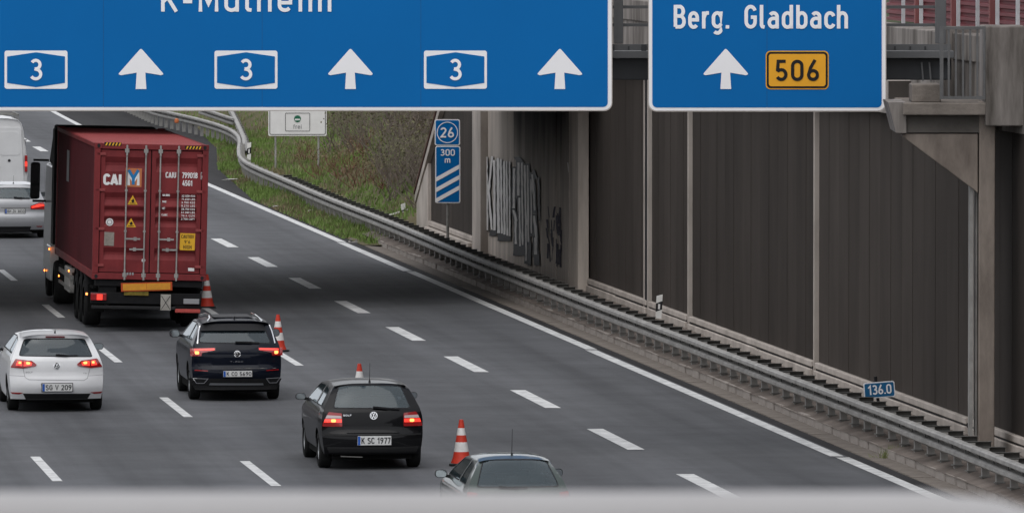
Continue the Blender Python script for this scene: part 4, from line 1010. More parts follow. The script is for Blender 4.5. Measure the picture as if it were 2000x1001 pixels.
def make_car(name, label, px, py, D, group='cars driving away along the motorway'):
    W2 = herm(D['ws']); yr = herm(D['yr']); roll = herm(D['roll']); drop = herm(D['drop']); L = D['L']; tr = D.get('taper', .05)
    def hw(y, z): return W2(z) * (1 - tr * max(0, 1 - y / .8) ** 2 - .10 * max(0, 1 - (L - y) / 1.0) ** 2)
    z0, z1 = D['yr'][0][0], D['yr'][-1][0]
    def H(z): return hw(yr(z) + roll(z), z - drop(z))
    def rear(x, z, off=0.0):
        f = min(1.0, abs(x) / H(z)); q = f ** 3.2
        return Vector((x, yr(z) + roll(z) * q - off, z - drop(z) * q))
    pw = G(px, py); rw = D['yw'][0]     # picture point of the rear wheels' contact
    rw *= D.get('S', 1.03); root = empty(name, (pw.x + rw * ST, pw.y - rw * CT, 0), label, 'car', TH + D.get('turn', 0), group); root.scale = (D.get('S', 1.03),) * 3
    s, cx0, gy = D['crop']
    cv = lambda c, d=0.0: [((a - cx0) / s, (gy - b) / s) for a, b in c]
    mir = lambda c: [(-a, b) for a, b in reversed(c)]
    body, glassm = D['paint'], D.get('glass', M_glass)
    # ---- rear skin
    zz = [z0 + (z1 - z0) * i / 26 for i in range(27)]
    outer = [(H(z), z) for z in zz] + [(-H(z), z) for z in reversed(zz)]
    rw_ = roundpoly(cv(D['rwin']), .05) if len(D['rwin']) > 3 else cv(D['rwin'])
    mb = MB(); patch(mb, outer, [rw_], .055, lambda x, z: rear(x, z))
    # ---- roof, windscreen, bonnet
    top = [(yr(z1), z1, drop(z1))] + D['top']
    tp_ = []
    for a, b in zip(top, top[1:]):
        n = 5
        for i in range(n): tp_.append(tuple(a[j] + (b[j] - a[j]) * i / n for j in range(3)))
    tp_.append(top[-1])
    for _ in range(2): tp_ = [tp_[0]] + [tuple((tp_[i - 1][j] + 2 * tp_[i][j] + tp_[i + 1][j]) / 4 for j in range(3)) for i in range(1, len(tp_) - 1)] + [tp_[-1]]
    fs_ = [-1, -.95, -.88, -.75, -.5, -.25, 0, .25, .5, .75, .88, .95, 1]; m_ = len(fs_)
    ws0, ws1 = D['screen']
    vb, fb, fg = [], [], []
    for (y, z, dd) in tp_:
        h = hw(y, z - dd)
        for f in fs_: vb.append((f * h, y, z - dd * abs(f) ** 3.2))
    for i in range(len(tp_) - 1):
        ym = (tp_[i][0] + tp_[i + 1][0]) / 2
        for k in range(m_ - 1):
            q = (i * m_ + k, i * m_ + k + 1, (i + 1) * m_ + k + 1, (i + 1) * m_ + k)
            (fg if ws0 < ym < ws1 and 1 <= k <= m_ - 3 else fb).append(q)
    mb.add(vb, fb)
    # ---- sides
    rE = [(yr(z) + roll(z), z - drop(z)) for z in zz]
    tE = [(y, z - dd) for y, z, dd in tp_[1:]]
    zb = D['sill']; wr = D['wr'] + .055
    bot = [(L - .05, zb + .05)]
    for yc in (D['yw'][1], D['yw'][0]):
        bot += [(yc + wr * math.cos(R(a)), D['wr'] + wr * math.sin(R(a))) for a in range(-15, 196, 15) if D['wr'] + wr * math.sin(R(a)) >= zb - .001]
    side_out = tE + bot + rE
    wins = [roundpoly(w, .04) for w in D['swin']]
    for sd in (1, -1):
        patch(mb, side_out, wins, .09, lambda y, z: Vector((sd * hw(y, z), y, z)))
    bo = mb.build('body', body, root)
    bm = bmesh.new(); bm.from_mesh(bo.data); bmesh.ops.remove_doubles(bm, verts=bm.verts, dist=.004); bmesh.ops.recalc_face_normals(bm, faces=bm.faces); bm.to_mesh(bo.data); bm.free()
    bo.data.polygons.foreach_set('use_smooth', [True] * len(bo.data.polygons)); bo.data.set_sharp_from_angle(angle=R(42))
    mb = MB(); mb.add(vb, fg); mb.build('windscreen', glassm, root, smooth=True)
    # windows: frame ring and pane
    gi = D.get('seal', .018)
    mb = MB(); patch(mb, rw_, [inset(rw_, gi)], .055, lambda x, z: rear(x, z, .002)); rf = mb.build('window_frame', M_black, root, smooth=True)
    mb = MB(); patch(mb, inset(rw_, gi), [], .055, lambda x, z: rear(x, z, -.004)); mb.build('rear_window', D.get('rglass', glassm), root, smooth=True)
    for sd in (1, -1):
        for w in wins:
            mb = MB(); patch(mb, w, [inset(w, .02)], .09, lambda y, z: Vector((sd * (hw(y, z) + .002), y, z))); mb.build('window_frame', M_black, root, smooth=True)
            mb = MB(); patch(mb, inset(w, .02), [], .09, lambda y, z: Vector((sd * (hw(y, z) - .006), y, z))); mb.build('side_window', D.get('sglass', glassm), root, smooth=True)
    # ---- features on the tail
    for ft in D['feat']:
        nm, mt, shp, lift = ft[:4]; opt = ft[4] if len(ft) > 4 else ''
        shp = cv(shp)
        for c in ([shp, mir(shp)] if 'm' in opt else [shp]):
            if 'r' in opt: c = roundpoly(c, .02)
            mb = MB(); patch(mb, c, [], .05, lambda x, z: rear(x, z, lift))
            nb = len(mb.v)
            # give it a rim so that it stands proud
            cd = densify(c, .05); mb.add([rear(x, z, lift) for x, z in cd] + [rear(x, z, -.004) for x, z in cd], [(i, (i + 1) % len(cd), len(cd) + (i + 1) % len(cd), len(cd) + i) for i in range(len(cd))])
            o = mb.build(nm, mt, root, smooth=False)
    pl_ = lambda u, v, l: rear(u, v, l)
    for (nm, mt, pts_, hwid, lift, opt) in D.get('lines', []):
        c = cv(pts_)
        for cc in ([c, mir(c)] if 'm' in opt else [c]):
            cc = [tuple(Vector(a).lerp(Vector(b), i / 6)) for a, b in zip(cc, cc[1:]) for i in range(6)] + [cc[-1]]
            mb = MB(); ribbon(mb, cc, hwid, pl_, lift); mb.build(nm, mt, root, solid=0)
    # number plate
    (a, b), (c, d) = cv(D['plate'][0]); zc = (b + d) / 2; yp = min(yr(b), yr(d)) - .018
    pp_ = lambda u, v, l: Vector((u, yp - l, v))
    mb = MB(); mb.box(a - .012, c + .012, yp + .004, yp + .04, d - .012, b + .012); mb.build('plate_holder', M_black, root)
    mb = MB(); mb.box(a, c, yp, yp + .03, d, b); pb = mb.build('number_plate', M_plate, root, bevel=.004)
    mb = MB(); poly(mb, [(a + .004, d + .004), (a + .045, d + .004), (a + .045, b - .004), (a + .004, b - .004)], pp_, .003); mb.build('plate_band', M_eu, pb)
    mb = MB(); text(mb, D['plate'][1], a + .06, d + (b - d) * .17, (b - d) * .66, pp_, w=.16, width=(c - a) - .075, lift=.003, step=.0006); mb.build('lettering', M_black, pb)
    if 'badge' in D: (q,) = cv([D['badge'][0]]); badge(root, q[0], q[1], D['badge'][1], pl_, M_chrome)
    for (tx, x, y, h, wd, mt) in D.get('text', []):
        (q,) = cv([(x, y)]); mb = MB(); text(mb, tx, q[0], q[1], h, pl_, w=.2, width=wd, lift=.006, step=.0005); mb.build('lettering', mt, root)
    # wiper
    if 'wiper' in D:
        c = cv(D['wiper']); mb = MB(); q = [rear(x, z, .035) for x, z in c]; mb.bar(q[0], q[1], .045, .03); mb.bar(q[1], q[2], .018, .02); mb.build('wiper', M_black, root)
    # mirrors
    ym, zm, wm, hm = D['mirror']
    for sd in (1, -1):
        xh = hw(ym, zm)
        mb = MB(); cc = Vector((sd * (xh + .07 + wm / 2), ym, zm)); q = rrect(-wm / 2, -hm / 2, wm / 2, hm / 2, hm * .42, 4)
        for (yo, k) in ((0, 1), (.06, 1.02), (.13, .8), (.16, .4)): pass
        lay = [[cc + Vector((a * k, yo, b * k)) for a, b in q] for yo, k in ((0, .96), (.015, 1), (.07, 1), (.13, .8), (.16, .35))]
        n = len(q); mb.add([p for l_ in lay for p in l_], [(j * n + i, j * n + (i + 1) % n, (j + 1) * n + (i + 1) % n, (j + 1) * n + i) for j in range(4) for i in range(n)] + [tuple(range(4 * n, 5 * n))])
        mb.bar((sd * (xh - .02), ym + .06, zm - .06), cc + Vector((-sd * wm * .3, .06, -.03)), .06, .05)
        mo = mb.build('mirror', D.get('mirpaint', M_plast), root, smooth=True)
        mb = MB(); mb.add([cc + Vector((a * .90, -.002, b * .86)) for a, b in q], [tuple(range(n))]); mb.build('mirror_glass', M_mirg, mo)
    # underbody, wheel wells, interior
    mb = MB(); wI = W2(.5) - .20
    mb.box(-wI, wI, .22, L - .25, .17, .42); mb.box(-wI - .14, wI + .14, D['yw'][0] + .45, D['yw'][1] - .45, .19, .34); mb.build('underbody', M_under, root)
    for yc in D['yw']:
        for sd in (1, -1): mb = MB(); mb.box(min(sd * (wI - .06), sd * (wI + .06)), max(sd * (wI - .06), sd * (wI + .06)), yc - .42, yc + .42, .2, .78); mb.build('wheel_well', M_under, root)
    for yc in D['yw']:
        for sd in (1, -1): make_wheel(root, sd * (hw(yc, .5) - .115), yc, D['wr'], .205, spokes=D.get('spokes', 7))
    mb = MB(); zs = D['belt']; wi = hw(1.5, zs) - .1
    mb.box(-wi, wi, .32, L * .72, .42, zs - .28); mb.build('cabin_floor', M_under, root)
    mb = MB(); mb.box(-wi + .05, wi - .05, 1.0, 1.12, .5, zs + .02); 
    for x in (-.4, .0, .4): mb.box(x - .12, x + .12, 1.0, 1.1, zs + .03, zs + .16)
    mb.build('rear_bench', M_seat, root, bevel=.03)
    for x in (-.36, .36):
        mb = MB(); mb.box(x - .23, x + .23, 1.85, 2.0, .5, zs + .14); mb.box(x - .13, x + .13, 1.86, 1.96, zs + .17, zs + .34); mb.build('front_seat', M_seat, root, bevel=.04)
    mb = MB(); mb.box(-wi, wi, L * .64, L * .70, .5, zs - .02); mb.build('dashboard', M_seat, root, bevel=.03)
    mb = MB(); mb.bar((0, 2.55, zs + .36), (0, 2.57, zs + .36), .2, .06); mb.build('interior_mirror', M_black, root)
    if 'antenna' in D:
        ya, ha = D['antenna']; zt = interp([(p[0], p[1]) for p in tp_], ya); mb = MB(); mb.cyl((0, ya, zt - .01), (0, ya + .01, zt + .035), .022, .012, 8); mb.cyl((0, ya + .01, zt + .03), (0, ya - (.06 if ha > .2 else .05), zt + ha), .005 if ha > .2 else .012, .003, 6); mb.build('antenna', M_black, root)
    return root, rear, hw, cv

# ---- black hatchback (small one in the middle)
TOPH = lambda L, zt, zc, dr: [(1.0, zt + .02, dr), (1.7, zt + .02, dr), (2.35, zt - .04, dr), (2.75, zt - .22, dr), (3.15, zc + .02, .06), (3.4, zc - .03, .06), (L - .35, zc - .17, .08), (L - .08, zc - .28, .08), (L, .50, .03), (L - .03, .25, .02)]
D4 = dict(S=1.035, L=4.15, crop=(477.0, 664, 935), paint=paint('black_car_paint', (.006, .006, .007)), turn=.0, belt=.98, sill=.22, wr=.305, yw=(.78, 3.28), spokes=7,
    ws=[(.2, .80), (.45, .850), (.62, .862), (.80, .862), (.98, .825), (1.10, .765), (1.30, .650), (1.40, .575), (1.46, .50)],
    yr=[(.26, .05), (.34, .0), (.50, -.01), (.605, .0), (.625, .045), (.66, .065), (.80, .075), (.97, .10), (1.02, .14), (1.36, .38), (1.41, .45)],
    roll=[(.26, .16), (.6, .17), (.66, .12), (.98, .11), (1.41, .10)], drop=[(.26, 0), (1.1, 0), (1.36, .03), (1.41, .045)],
    top=TOPH(4.15, 1.415, .98, .05), screen=(2.4, 3.2),
    rwin=[(404, 268), (908, 274), (972, 458), (352, 452)], rglass=M_glass,
    swin=[[(.55, 1.02), (.72, 1.30), (1.35, 1.345), (1.40, 1.02)], [(1.50, 1.02), (1.47, 1.345), (2.28, 1.33), (2.95, 1.02)]],
    feat=[('tail_light', M_lens, [(318, 478), (420, 488), (422, 592), (266, 592), (276, 558)], .012, 'mr'),
          ('light_lens', M_lampc, [(304, 503), (414, 508), (416, 527), (292, 527)], .018, 'm'),
          ('light_lens', M_lensl, [(288, 533), (416, 533), (416, 560), (280, 560)], .018, 'm'),
          ('brake_bulb', M_lamp, [(335, 534), (372, 534), (372, 558), (335, 558)], .022, 'mr'),
          ('bumper_trim', M_plast, [(262, 648), (540, 652), (540, 664), (262, 662)], .010, ''), ('bumper_trim', M_plast, [(805, 664), (1050, 662), (1050, 648), (805, 652)], .010, ''),
          ('bumper_panel', M_plast, [(300, 752), (1028, 752), (1010, 800), (320, 800)], .008, '')],
    lines=[('seam', M_black, [(420, 592), (432, 630), (460, 640), (868, 640), (896, 630), (908, 592)], .006, .003, ''), ('chrome_strip', M_galvd, [(410, 826), (580, 832)], .008, .0, '')],
    plate=([(538, 665), (804, 737)], 'K SC 1977'), badge=((670, 507), .058), text=[('GOLF', 428, 510, .026, .14, M_chrome)],
    wiper=[(668, 440), (780, 452), (880, 458)], mirror=(2.75, 1.06, .17, .115), antenna=(.62, .32))
make_car('hatchback_car', 'black older hatchback with plate K SC 1977 in the middle lane between two cones', 720, 911, D4)

# ---- white hatchback
D7 = dict(S=1.02, L=4.25, crop=(468.0, 505, 905), paint=paint('white_car_paint', (.74, .74, .75)), belt=1.02, sill=.20, wr=.32, yw=(.82, 3.42),
    ws=[(.18, .84), (.45, .885), (.70, .895), (.85, .885), (1.02, .825), (1.15, .76), (1.35, .65), (1.44, .57), (1.48, .52)],
    yr=[(.24, .10), (.34, .04), (.48, -.01), (.60, .005), (.67, .035), (.70, .05), (.85, .055), (.99, .09), (1.04, .14), (1.38, .40), (1.40, .37), (1.43, .38)],
    roll=[(.24, .16), (.6, .18), (.7, .16), (1.0, .14), (1.43, .12)], drop=[(.26, 0), (1.1, 0), (1.36, .03), (1.43, .05)],
    top=TOPH(4.25, 1.44, 1.02, .055), screen=(2.45, 3.2),
    rwin=[(232, 268), (762, 272), (824, 432), (176, 420)], rglass=M_glassd,
    swin=[[(.62, 1.06), (.75, 1.31), (1.35, 1.36), (1.40, 1.06)], [(1.48, 1.06), (1.44, 1.365), (2.30, 1.35), (3.0, 1.06)]], sglass=M_glassd,
    feat=[('tail_light', M_lens, [(150, 442), (290, 458), (332, 492), (318, 506), (212, 524), (104, 516)], .012, 'mr'),
          ('light_lens', M_lensl, [(168, 458), (204, 462), (204, 502), (150, 498)], .018, 'm'), ('light_lens', M_lensl, [(220, 464), (290, 472), (284, 498), (218, 504)], .018, 'm'),
          ('brake_bulb', M_lamp, [(176, 464), (198, 466), (198, 484), (172, 484)], .022, 'mr'), ('brake_bulb', M_lamp, [(240, 466), (276, 470), (270, 490), (240, 488)], .022, 'mr'),
          ('brake_light', M_lens, [(418, 252), (584, 254), (584, 266), (418, 264)], .014, ''),
          ('rear_reflector', M_lens, [(103, 731), (214, 735), (180, 750), (120, 748)], .010, 'm'),
          ('bumper_panel', M_plast, [(210, 742), (800, 746), (770, 800), (240, 800)], .006, ''),
          ('plate_recess', M_grey, [(362, 652), (645, 655), (632, 728), (378, 722)], .003, '')],
    lines=[('seam', M_grey, [(212, 520), (228, 600), (260, 620), (740, 630), (772, 610), (795, 528)], .004, .003, ''), ('seam', M_grey, [(85, 585), (230, 592)], .003, .003, 'm')],
    plate=([(376, 655), (637, 722)], 'SG V 209'), badge=((505, 505), .060), text=[('GOLF', 234, 563, .026, .13, M_grey), ('TSI', 735, 574, .022, .075, M_grey)],
    wiper=[(497, 408), (600, 416), (690, 416)], mirror=(2.85, 1.06, .19, .125), mirpaint=M_plast, antenna=(.55, .07))
make_car('hatchback_car', 'white hatchback with plate SG V 209 and glowing brake lights at the lower left', 106, 799, D7)

# ---- dark blue crossover
DT = dict(S=1.01, L=4.45, crop=(480.0, 688, 905), paint=paint('dark_blue_car_paint', (.004, .006, .013), rough=.3), belt=1.10, sill=.26, wr=.345, yw=(.86, 3.45),
    ws=[(.24, .82), (.45, .87), (.70, .885), (.90, .88), (1.08, .84), (1.2, .785), (1.42, .67), (1.52, .60), (1.56, .55)],
    yr=[(.28, .08), (.40, .02), (.52, -.02), (.63, -.01), (.66, .05), (.85, .045), (1.02, .09), (1.10, .14), (1.38, .38), (1.47, .44), (1.50, .38), (1.53, .40)],
    roll=[(.28, .16), (.6, .18), (.7, .15), (1.0, .14), (1.53, .12)], drop=[(.26, 0), (1.2, 0), (1.45, .03), (1.53, .05)],
    top=TOPH(4.23, 1.545, 1.10, .055), screen=(2.45, 3.2),
    rwin=[(382, 214), (962, 222), (1012, 382), (338, 370)], rglass=M_glassd,
    swin=[[(.66, 1.14), (.85, 1.40), (1.35, 1.45), (1.42, 1.13)], [(1.50, 1.13), (1.46, 1.455), (2.35, 1.44), (3.0, 1.12)]], sglass=M_glassd,
    feat=[('spoiler', M_black, [(384, 196), (948, 202), (965, 262), (365, 258)], .05, ''),
          ('tail_light', M_lens, [(262, 420), (490, 412), (488, 436), (370, 458), (360, 488), (262, 488)], .012, 'm'),
          ('light_lens', M_lensl, [(300, 424), (480, 418), (480, 432), (300, 440)], .018, 'm'), ('brake_bulb', M_lamp, [(302, 444), (340, 444), (340, 472), (306, 472)], .022, 'mr'),
          ('bumper_panel', M_plast, [(240, 690), (1104, 700), (1060, 800), (310, 800)], .008, ''),
          ('skid_strip', mat('silver_trim', (.32, .33, .35), .4, metal=.6), [(440, 735), (928, 740), (934, 758), (430, 755)], .020, ''),
          ('rear_reflector', M_lens, [(300, 612), (420, 618), (420, 626), (300, 622)], .010, 'm')],
    lines=[('chrome_strip', M_chrome, [(368, 200), (350, 262), (330, 376)], .011, .006, 'm'), ('exhaust_trim', M_chrome, [(285, 692), (418, 696), (386, 738), (318, 738), (285, 692)], .007, .014, 'm'), ('seam', M_galvd, [(300, 595), (1050, 602)], .004, .002, '')],
    plate=([(558, 622), (823, 677)], 'K CO 5690'), badge=((690, 469), .058), text=[('T-ROC', 622, 546, .026, .26, M_chrome)],
    wiper=[(676, 362), (830, 366), (900, 370)], mirror=(2.8, 1.16, .20, .15), mirpaint=M_plast, antenna=(.62, .06))
rt, rear_, hw_, cv_ = make_car('crossover_car', 'dark blue crossover with silver roof rails and plate K CO 5690 behind the container lorry', 456, 778, DT)
for sd in (1, -1):
    mb = MB(); q = [(sd * (hw_(y, z - .02) - .10), y, z) for y, z in ((.55, 1.50), (.65, 1.56), (1.2, 1.592), (2.0, 1.58), (2.4, 1.53))]
    mb.sweep(q, [(.018 * math.cos(a * .785), .022 * math.sin(a * .785)) for a in range(8)]); mb.build('roof_rail', M_chrome, rt, smooth=True)
mb = MB(); mb.add([(-.38, .85, 1.573), (.38, .85, 1.573), (.36, 2.1, 1.568), (-.36, 2.1, 1.568)], [(0, 1, 2, 3)]); mb.build('glass_roof', M_black, rt)

# ---- silver estate, only its right half in the picture
DP = dict(L=4.58, crop=(255.0, 95, 942), paint=paint('silver_car_paint', (.38, .385, .40), metal=.25), belt=1.06, sill=.20, wr=.32, yw=(.95, 3.6),
    ws=[(.18, .84), (.45, .89), (.70, .90), (.85, .89), (1.04, .84), (1.15, .78), (1.38, .67), (1.46, .60), (1.5, .55)],
    yr=[(.24, .10), (.34, .04), (.50, -.01), (.62, .0), (.70, .05), (.90, .06), (1.03, .09), (1.08, .12), (1.40, .36), (1.47, .42)],
    roll=[(.24, .16), (.6, .18), (1.0, .14), (1.47, .12)], drop=[(.26, 0), (1.1, 0), (1.36, .03), (1.47, .05)],
    top=TOPH(4.58, 1.50, 1.03, .055), screen=(2.45, 3.2),
    rwin=[(-42, 588), (225, 590), (262, 668), (-75, 664)], rglass=M_glass,
    swin=[[(.6, 1.10), (.72, 1.34), (1.35, 1.39), (1.40, 1.10)], [(1.48, 1.10), (1.44, 1.395), (2.35, 1.37), (3.1, 1.10)]],
    feat=[('tail_light', M_lens, [(205, 716), (262, 692), (300, 690), (318, 740), (206, 738)], .012, 'm'), ('light_lens', M_lensl, [(212, 718), (265, 702), (300, 706), (306, 716), (215, 730)], .018, 'm'),
          ('rear_reflector', M_lens, [(245, 855), (290, 856), (285, 864), (250, 862)], .01, 'm'), ('bumper_panel', M_plast, [(-20, 858), (210, 858), (200, 890), (-10, 890)], .006, '')],
    lines=[('chrome_strip', M_galvd, [(0, 728), (200, 728)], .008, .003, ''), ('seam', M_grey, [(-100, 806), (290, 806)], .004, .002, '')],
    plate=([(28, 736), (166, 766)], 'BM ZN 3033'), wiper=[(92, 655), (150, 660), (200, 662)], mirror=(3.0, 1.10, .18, .12), antenna=(.6, .22))
make_car('estate_car', 'silver estate car cut by the left edge in front of the lorry', 25, 463, DP)

# ---- green saloon-backed hatchback behind the handrail
DG = dict(S=.96, L=4.2, crop=(658.0, 905, 1440), paint=paint('grey_green_car_paint', (.04, .056, .05), metal=.2), belt=.95, sill=.2, wr=.31, yw=(.78, 3.35),
    ws=[(.2, .80), (.45, .845), (.62, .86), (.80, .86), (.95, .80), (1.08, .735), (1.30, .59), (1.38, .54), (1.46, .46)],
    yr=[(.26, .05), (.34, .0), (.50, -.01), (.605, .0), (.66, .065), (.80, .075), (.92, .10), (.98, .16), (1.34, .58), (1.39, .68)],
    roll=[(.26, .16), (.6, .17), (.98, .11), (1.39, .10)], drop=[(.26, 0), (1.1, 0), (1.34, .03), (1.39, .045)],
    top=TOPH(4.2, 1.41, .98, .05), screen=(2.4, 3.2),
    rwin=[(575, 525), (1240, 527), (1340, 800), (475, 800)], rglass=M_glass,
    swin=[[(.62, .99), (.90, 1.28), (1.40, 1.33), (1.45, .99)], [(1.54, .99), (1.50, 1.33), (2.35, 1.31), (3.0, .99)]],
    feat=[('tail_light', M_lens, [(380, 840), (480, 850), (480, 1010), (360, 1000)], .012, 'mr')],
    plate=([(740, 1050), (1080, 1120)], 'K AR 412'), wiper=[(700, 790), (900, 800), (1000, 800)], mirror=(2.7, 1.02, .19, .13), antenna=(1.0, .42))
make_car('hatchback_car', 'grey green car half hidden by the handrail beside the nearest cone', 1003, 1066, DG)

# ---- white panel van, top left
vroot = empty('panel_van', G(-8, 397), 'white panel van with roof rack behind the silver estate at the left edge', 'van', TH)
M_van = mat('van_paint', (.62, .62, .62), .45, var=.06, scale=1.5, coat=.4)
sec = [(-.97, .45), (-.99, .9), (-.98, 1.3), (-.93, 1.8), (-.86, 2.3), (-.80, 2.50), (-.70, 2.60), (-.4, 2.65), (0, 2.66)]
sec = sec + [(-a, b) for a, b in reversed(sec[:-1])]
mb = MB(); n = len(sec)
lay = []
for (y, k, zo) in ((0.05, .97, 0), (0, 1, 0), (.02, 1, 0), (3.8, 1, 0), (4.6, .96, -.1)):
    lay += [(a * (k if y != 0 else .985), y, b + (zo if b > 1 else 0)) for a, b in sec]
mb.add(lay, [(j * n + i, j * n + i + 1, (j + 1) * n + i + 1, (j + 1) * n + i) for j in range(4) for i in range(n - 1)] + [tuple(range(n))] + [tuple(range(4 * n, 5 * n))])
mb.box(-.9, .9, 4.5, 5.8, .45, 1.2); mb.build('body', M_van, vroot)
for sd in (1, -1):
    mb = MB(); q = rrect(min(sd * .03, sd * .88), .62, max(sd * .03, sd * .88), 2.38, .08); q = [(a * (1 - max(0, b - 1.3) * .10), b) for a, b in q]
    mb.prism([(a, -.012, b) for a, b in q], (0, .05, 0)); dr_ = mb.build('rear_door', M_van, vroot, bevel=.01)
    mb = MB(); q = rrect(min(sd * .12, sd * .78), 1.5, max(sd * .12, sd * .78), 2.25, .1); q = [(a * (1 - max(0, b - 1.3) * .08), b) for a, b in q]
    mb.prism([(a, -.022, b) for a, b in q], (0, .01, 0)); mb.build('door_panel', M_van, dr_, bevel=.006)
    mb = MB(); mb.box(min(sd * .90, sd * .99), max(sd * .90, sd * .99), -.03, .08, .98, 1.50); tl = mb.build('tail_light', M_lens, vroot, bevel=.01)
    mb = MB(); mb.box(min(sd * .91, sd * .98), max(sd * .91, sd * .98), -.036, -.03, 1.15, 1.30); mb.build('brake_bulb', M_lensl, tl)
    mb = MB(); mb.box(min(sd * .89, sd * .97), max(sd * .89, sd * .97), -.03, .02, 1.95, 2.0); mb.build('hinge', M_grey, vroot)
    mb = MB(); mb.box(min(sd * 1.02, sd * 1.2), max(sd * 1.02, sd * 1.2), 4.3, 4.42, 1.5, 1.85); mb.build('mirror', M_plast, vroot, bevel=.03)
    for yc in (.95, 4.6): make_wheel(vroot, sd * .86, yc, .35, .23)
mb = MB(); mb.cyl((.42, -.03, 1.34), (.42, -.012, 1.34), .045, n=14); mb.box(.0, .12, -.04, -.012, 1.12, 1.16); mb.build('door_handle', M_black, vroot)
mb = MB(); mb.box(-.98, .98, -.1, .2, .38, .56); mb.build('bumper', M_plast, vroot, bevel=.02)
mb = MB()
for y in (.3, 1.2, 2.1, 3.0): mb.bar((-.75, y, 2.76), (.75, y, 2.76), .03); mb.bar((-.72, y, 2.6), (-.72, y, 2.76), .03); mb.bar((.72, y, 2.6), (.72, y, 2.76), .03)
for x in (-.72, .72): mb.bar((x, .2, 2.78), (x, 3.2, 2.78), .03)
mb.build('roof_rack', M_galvd, vroot)
mb = MB(); mb.box(-.8, .8, .3, 5.5, .25, .6); mb.build('underbody', M_under, vroot)

# ---- lorry with container
KS = F / 185.5
SCL = 1.04
def lx(x): return (x - 294.5) / KS / SCL
def lz(y): return (CH - (y + 228) / KS) / SCL
p = P(288.5, 545, 185.5)
truck = empty('lorry_trailer', (p.x, 185.5, 0), 'lorry with black container chassis trailer, white cab and orange marker lights', 'lorry', TH)
truck.rotation_euler = (0, R(1.4), TH)
cont = empty('shipping_container', (p.x, 185.5, 0), 'dark red high cube shipping container with CAI logo riding on the lorry', 'container', TH)
cont.rotation_euler = (0, R(1.4), TH); cont.scale = truck.scale = (SCL,) * 3
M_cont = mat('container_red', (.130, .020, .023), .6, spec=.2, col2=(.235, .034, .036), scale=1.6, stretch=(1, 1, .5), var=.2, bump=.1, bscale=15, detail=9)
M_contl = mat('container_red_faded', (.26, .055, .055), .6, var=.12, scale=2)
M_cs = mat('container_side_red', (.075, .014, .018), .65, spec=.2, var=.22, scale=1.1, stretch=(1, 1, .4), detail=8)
CW, CL, CZ0, CZ1 = 1.225, 12.19, 1.115, 4.03
mb = MB()
# side walls: vertical corrugation
def corr(x, sgn):
    q = []; y = .18
    while y < CL - .2:
        q += [(x, y), (x, y + .07), (x - sgn * .036, y + .14), (x - sgn * .036, y + .21)]; y += .278
    q.append((x, CL - .18)); return q
for sgn in (1, -1):
    m2 = MB(); q = corr(sgn * CW - sgn * .02, sgn)
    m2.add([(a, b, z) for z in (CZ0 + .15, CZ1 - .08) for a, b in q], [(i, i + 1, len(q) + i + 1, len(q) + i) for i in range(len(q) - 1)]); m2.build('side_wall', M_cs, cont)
    m2 = MB(); m2.box(min(sgn * (CW - .06), sgn * CW), max(sgn * (CW - .06), sgn * CW), .1, CL - .1, CZ1 - .10, CZ1 - .012); m2.build('top_rail', M_cont, cont, bevel=.008)
    m2 = MB(); m2.box(min(sgn * (CW - .06), sgn * CW), max(sgn * (CW - .06), sgn * CW), .1, CL - .1, CZ0, CZ0 + .16); m2.build('bottom_rail', M_cont, cont, bevel=.008)
    for y0 in (0, CL - .16):
        m2 = MB(); m2.box(min(sgn * (CW - .13), sgn * CW), max(sgn * (CW - .13), sgn * CW), y0, y0 + .16, CZ0 + .12, CZ1 - .12); m2.build('corner_post', M_cont, cont, bevel=.012)
        for zc in (CZ0 - .004, CZ1 - .118):
            m2 = MB(); m2.box(min(sgn * (CW - .165), sgn * (CW + .006)), max(sgn * (CW - .165), sgn * (CW + .006)), y0 - .006, y0 + .17, zc, zc + .122); cc_ = m2.build('corner_casting', M_cont, cont, bevel=.012)
            m2 = MB(); xc = sgn * (CW - .085)
            m2.add([(xc + .035 * math.cos(a), -.009, zc + .062 + .045 * math.sin(a)) for a in [R(i * 30) for i in range(12)]], [tuple(range(12))]); 
            if y0 == 0: m2.build('casting_hole', M_black, cc_)
m2 = MB(); q = []; y = .16
while y < CL - .2: q += [(y, CZ1 - .03), (y + .09, CZ1 - .03), (y + .11, CZ1 - .016), (y + .19, CZ1 - .016)]; y += .21
m2.add([(x, a, b) for x in (-CW + .06, CW - .06) for a, b in q], [(i, i + 1, len(q) + i + 1, len(q) + i) for i in range(len(q) - 1)]); m2.build('roof', M_contl, cont)
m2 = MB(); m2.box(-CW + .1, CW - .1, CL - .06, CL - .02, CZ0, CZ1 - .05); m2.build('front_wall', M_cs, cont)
m2 = MB(); m2.box(-CW + .13, CW - .13, .01, .12, CZ1 - .125, CZ1 - .005); m2.build('door_header', M_cont, cont, bevel=.01)
m2 = MB(); m2.box(-CW + .13, CW - .13, -.01, .14, CZ0 + .0, CZ0 + .135); m2.build('door_sill', M_cont, cont, bevel=.01)
m2 = MB(); m2.box(-CW + .06, CW - .06, .10, .14, CZ0 + .12, CZ1 - .12); m2.build('door_gasket', M_black, cont)
def cz(c): return lz(200 + c / 2.1756)
def cxx(c, cyy=450): return lx(c / 2.1756) + (1.4 * math.pi / 180) * -(cz(cyy) - 2.6) * 0   # tilt is carried by the root
zt_, zb_ = CZ1 - .145, CZ0 + .155
tr_ = [(cz(233), cz(295)), (cz(384), cz(438)), (cz(443), cz(482)), (cz(487), cz(528)), (cz(618), cz(670))]
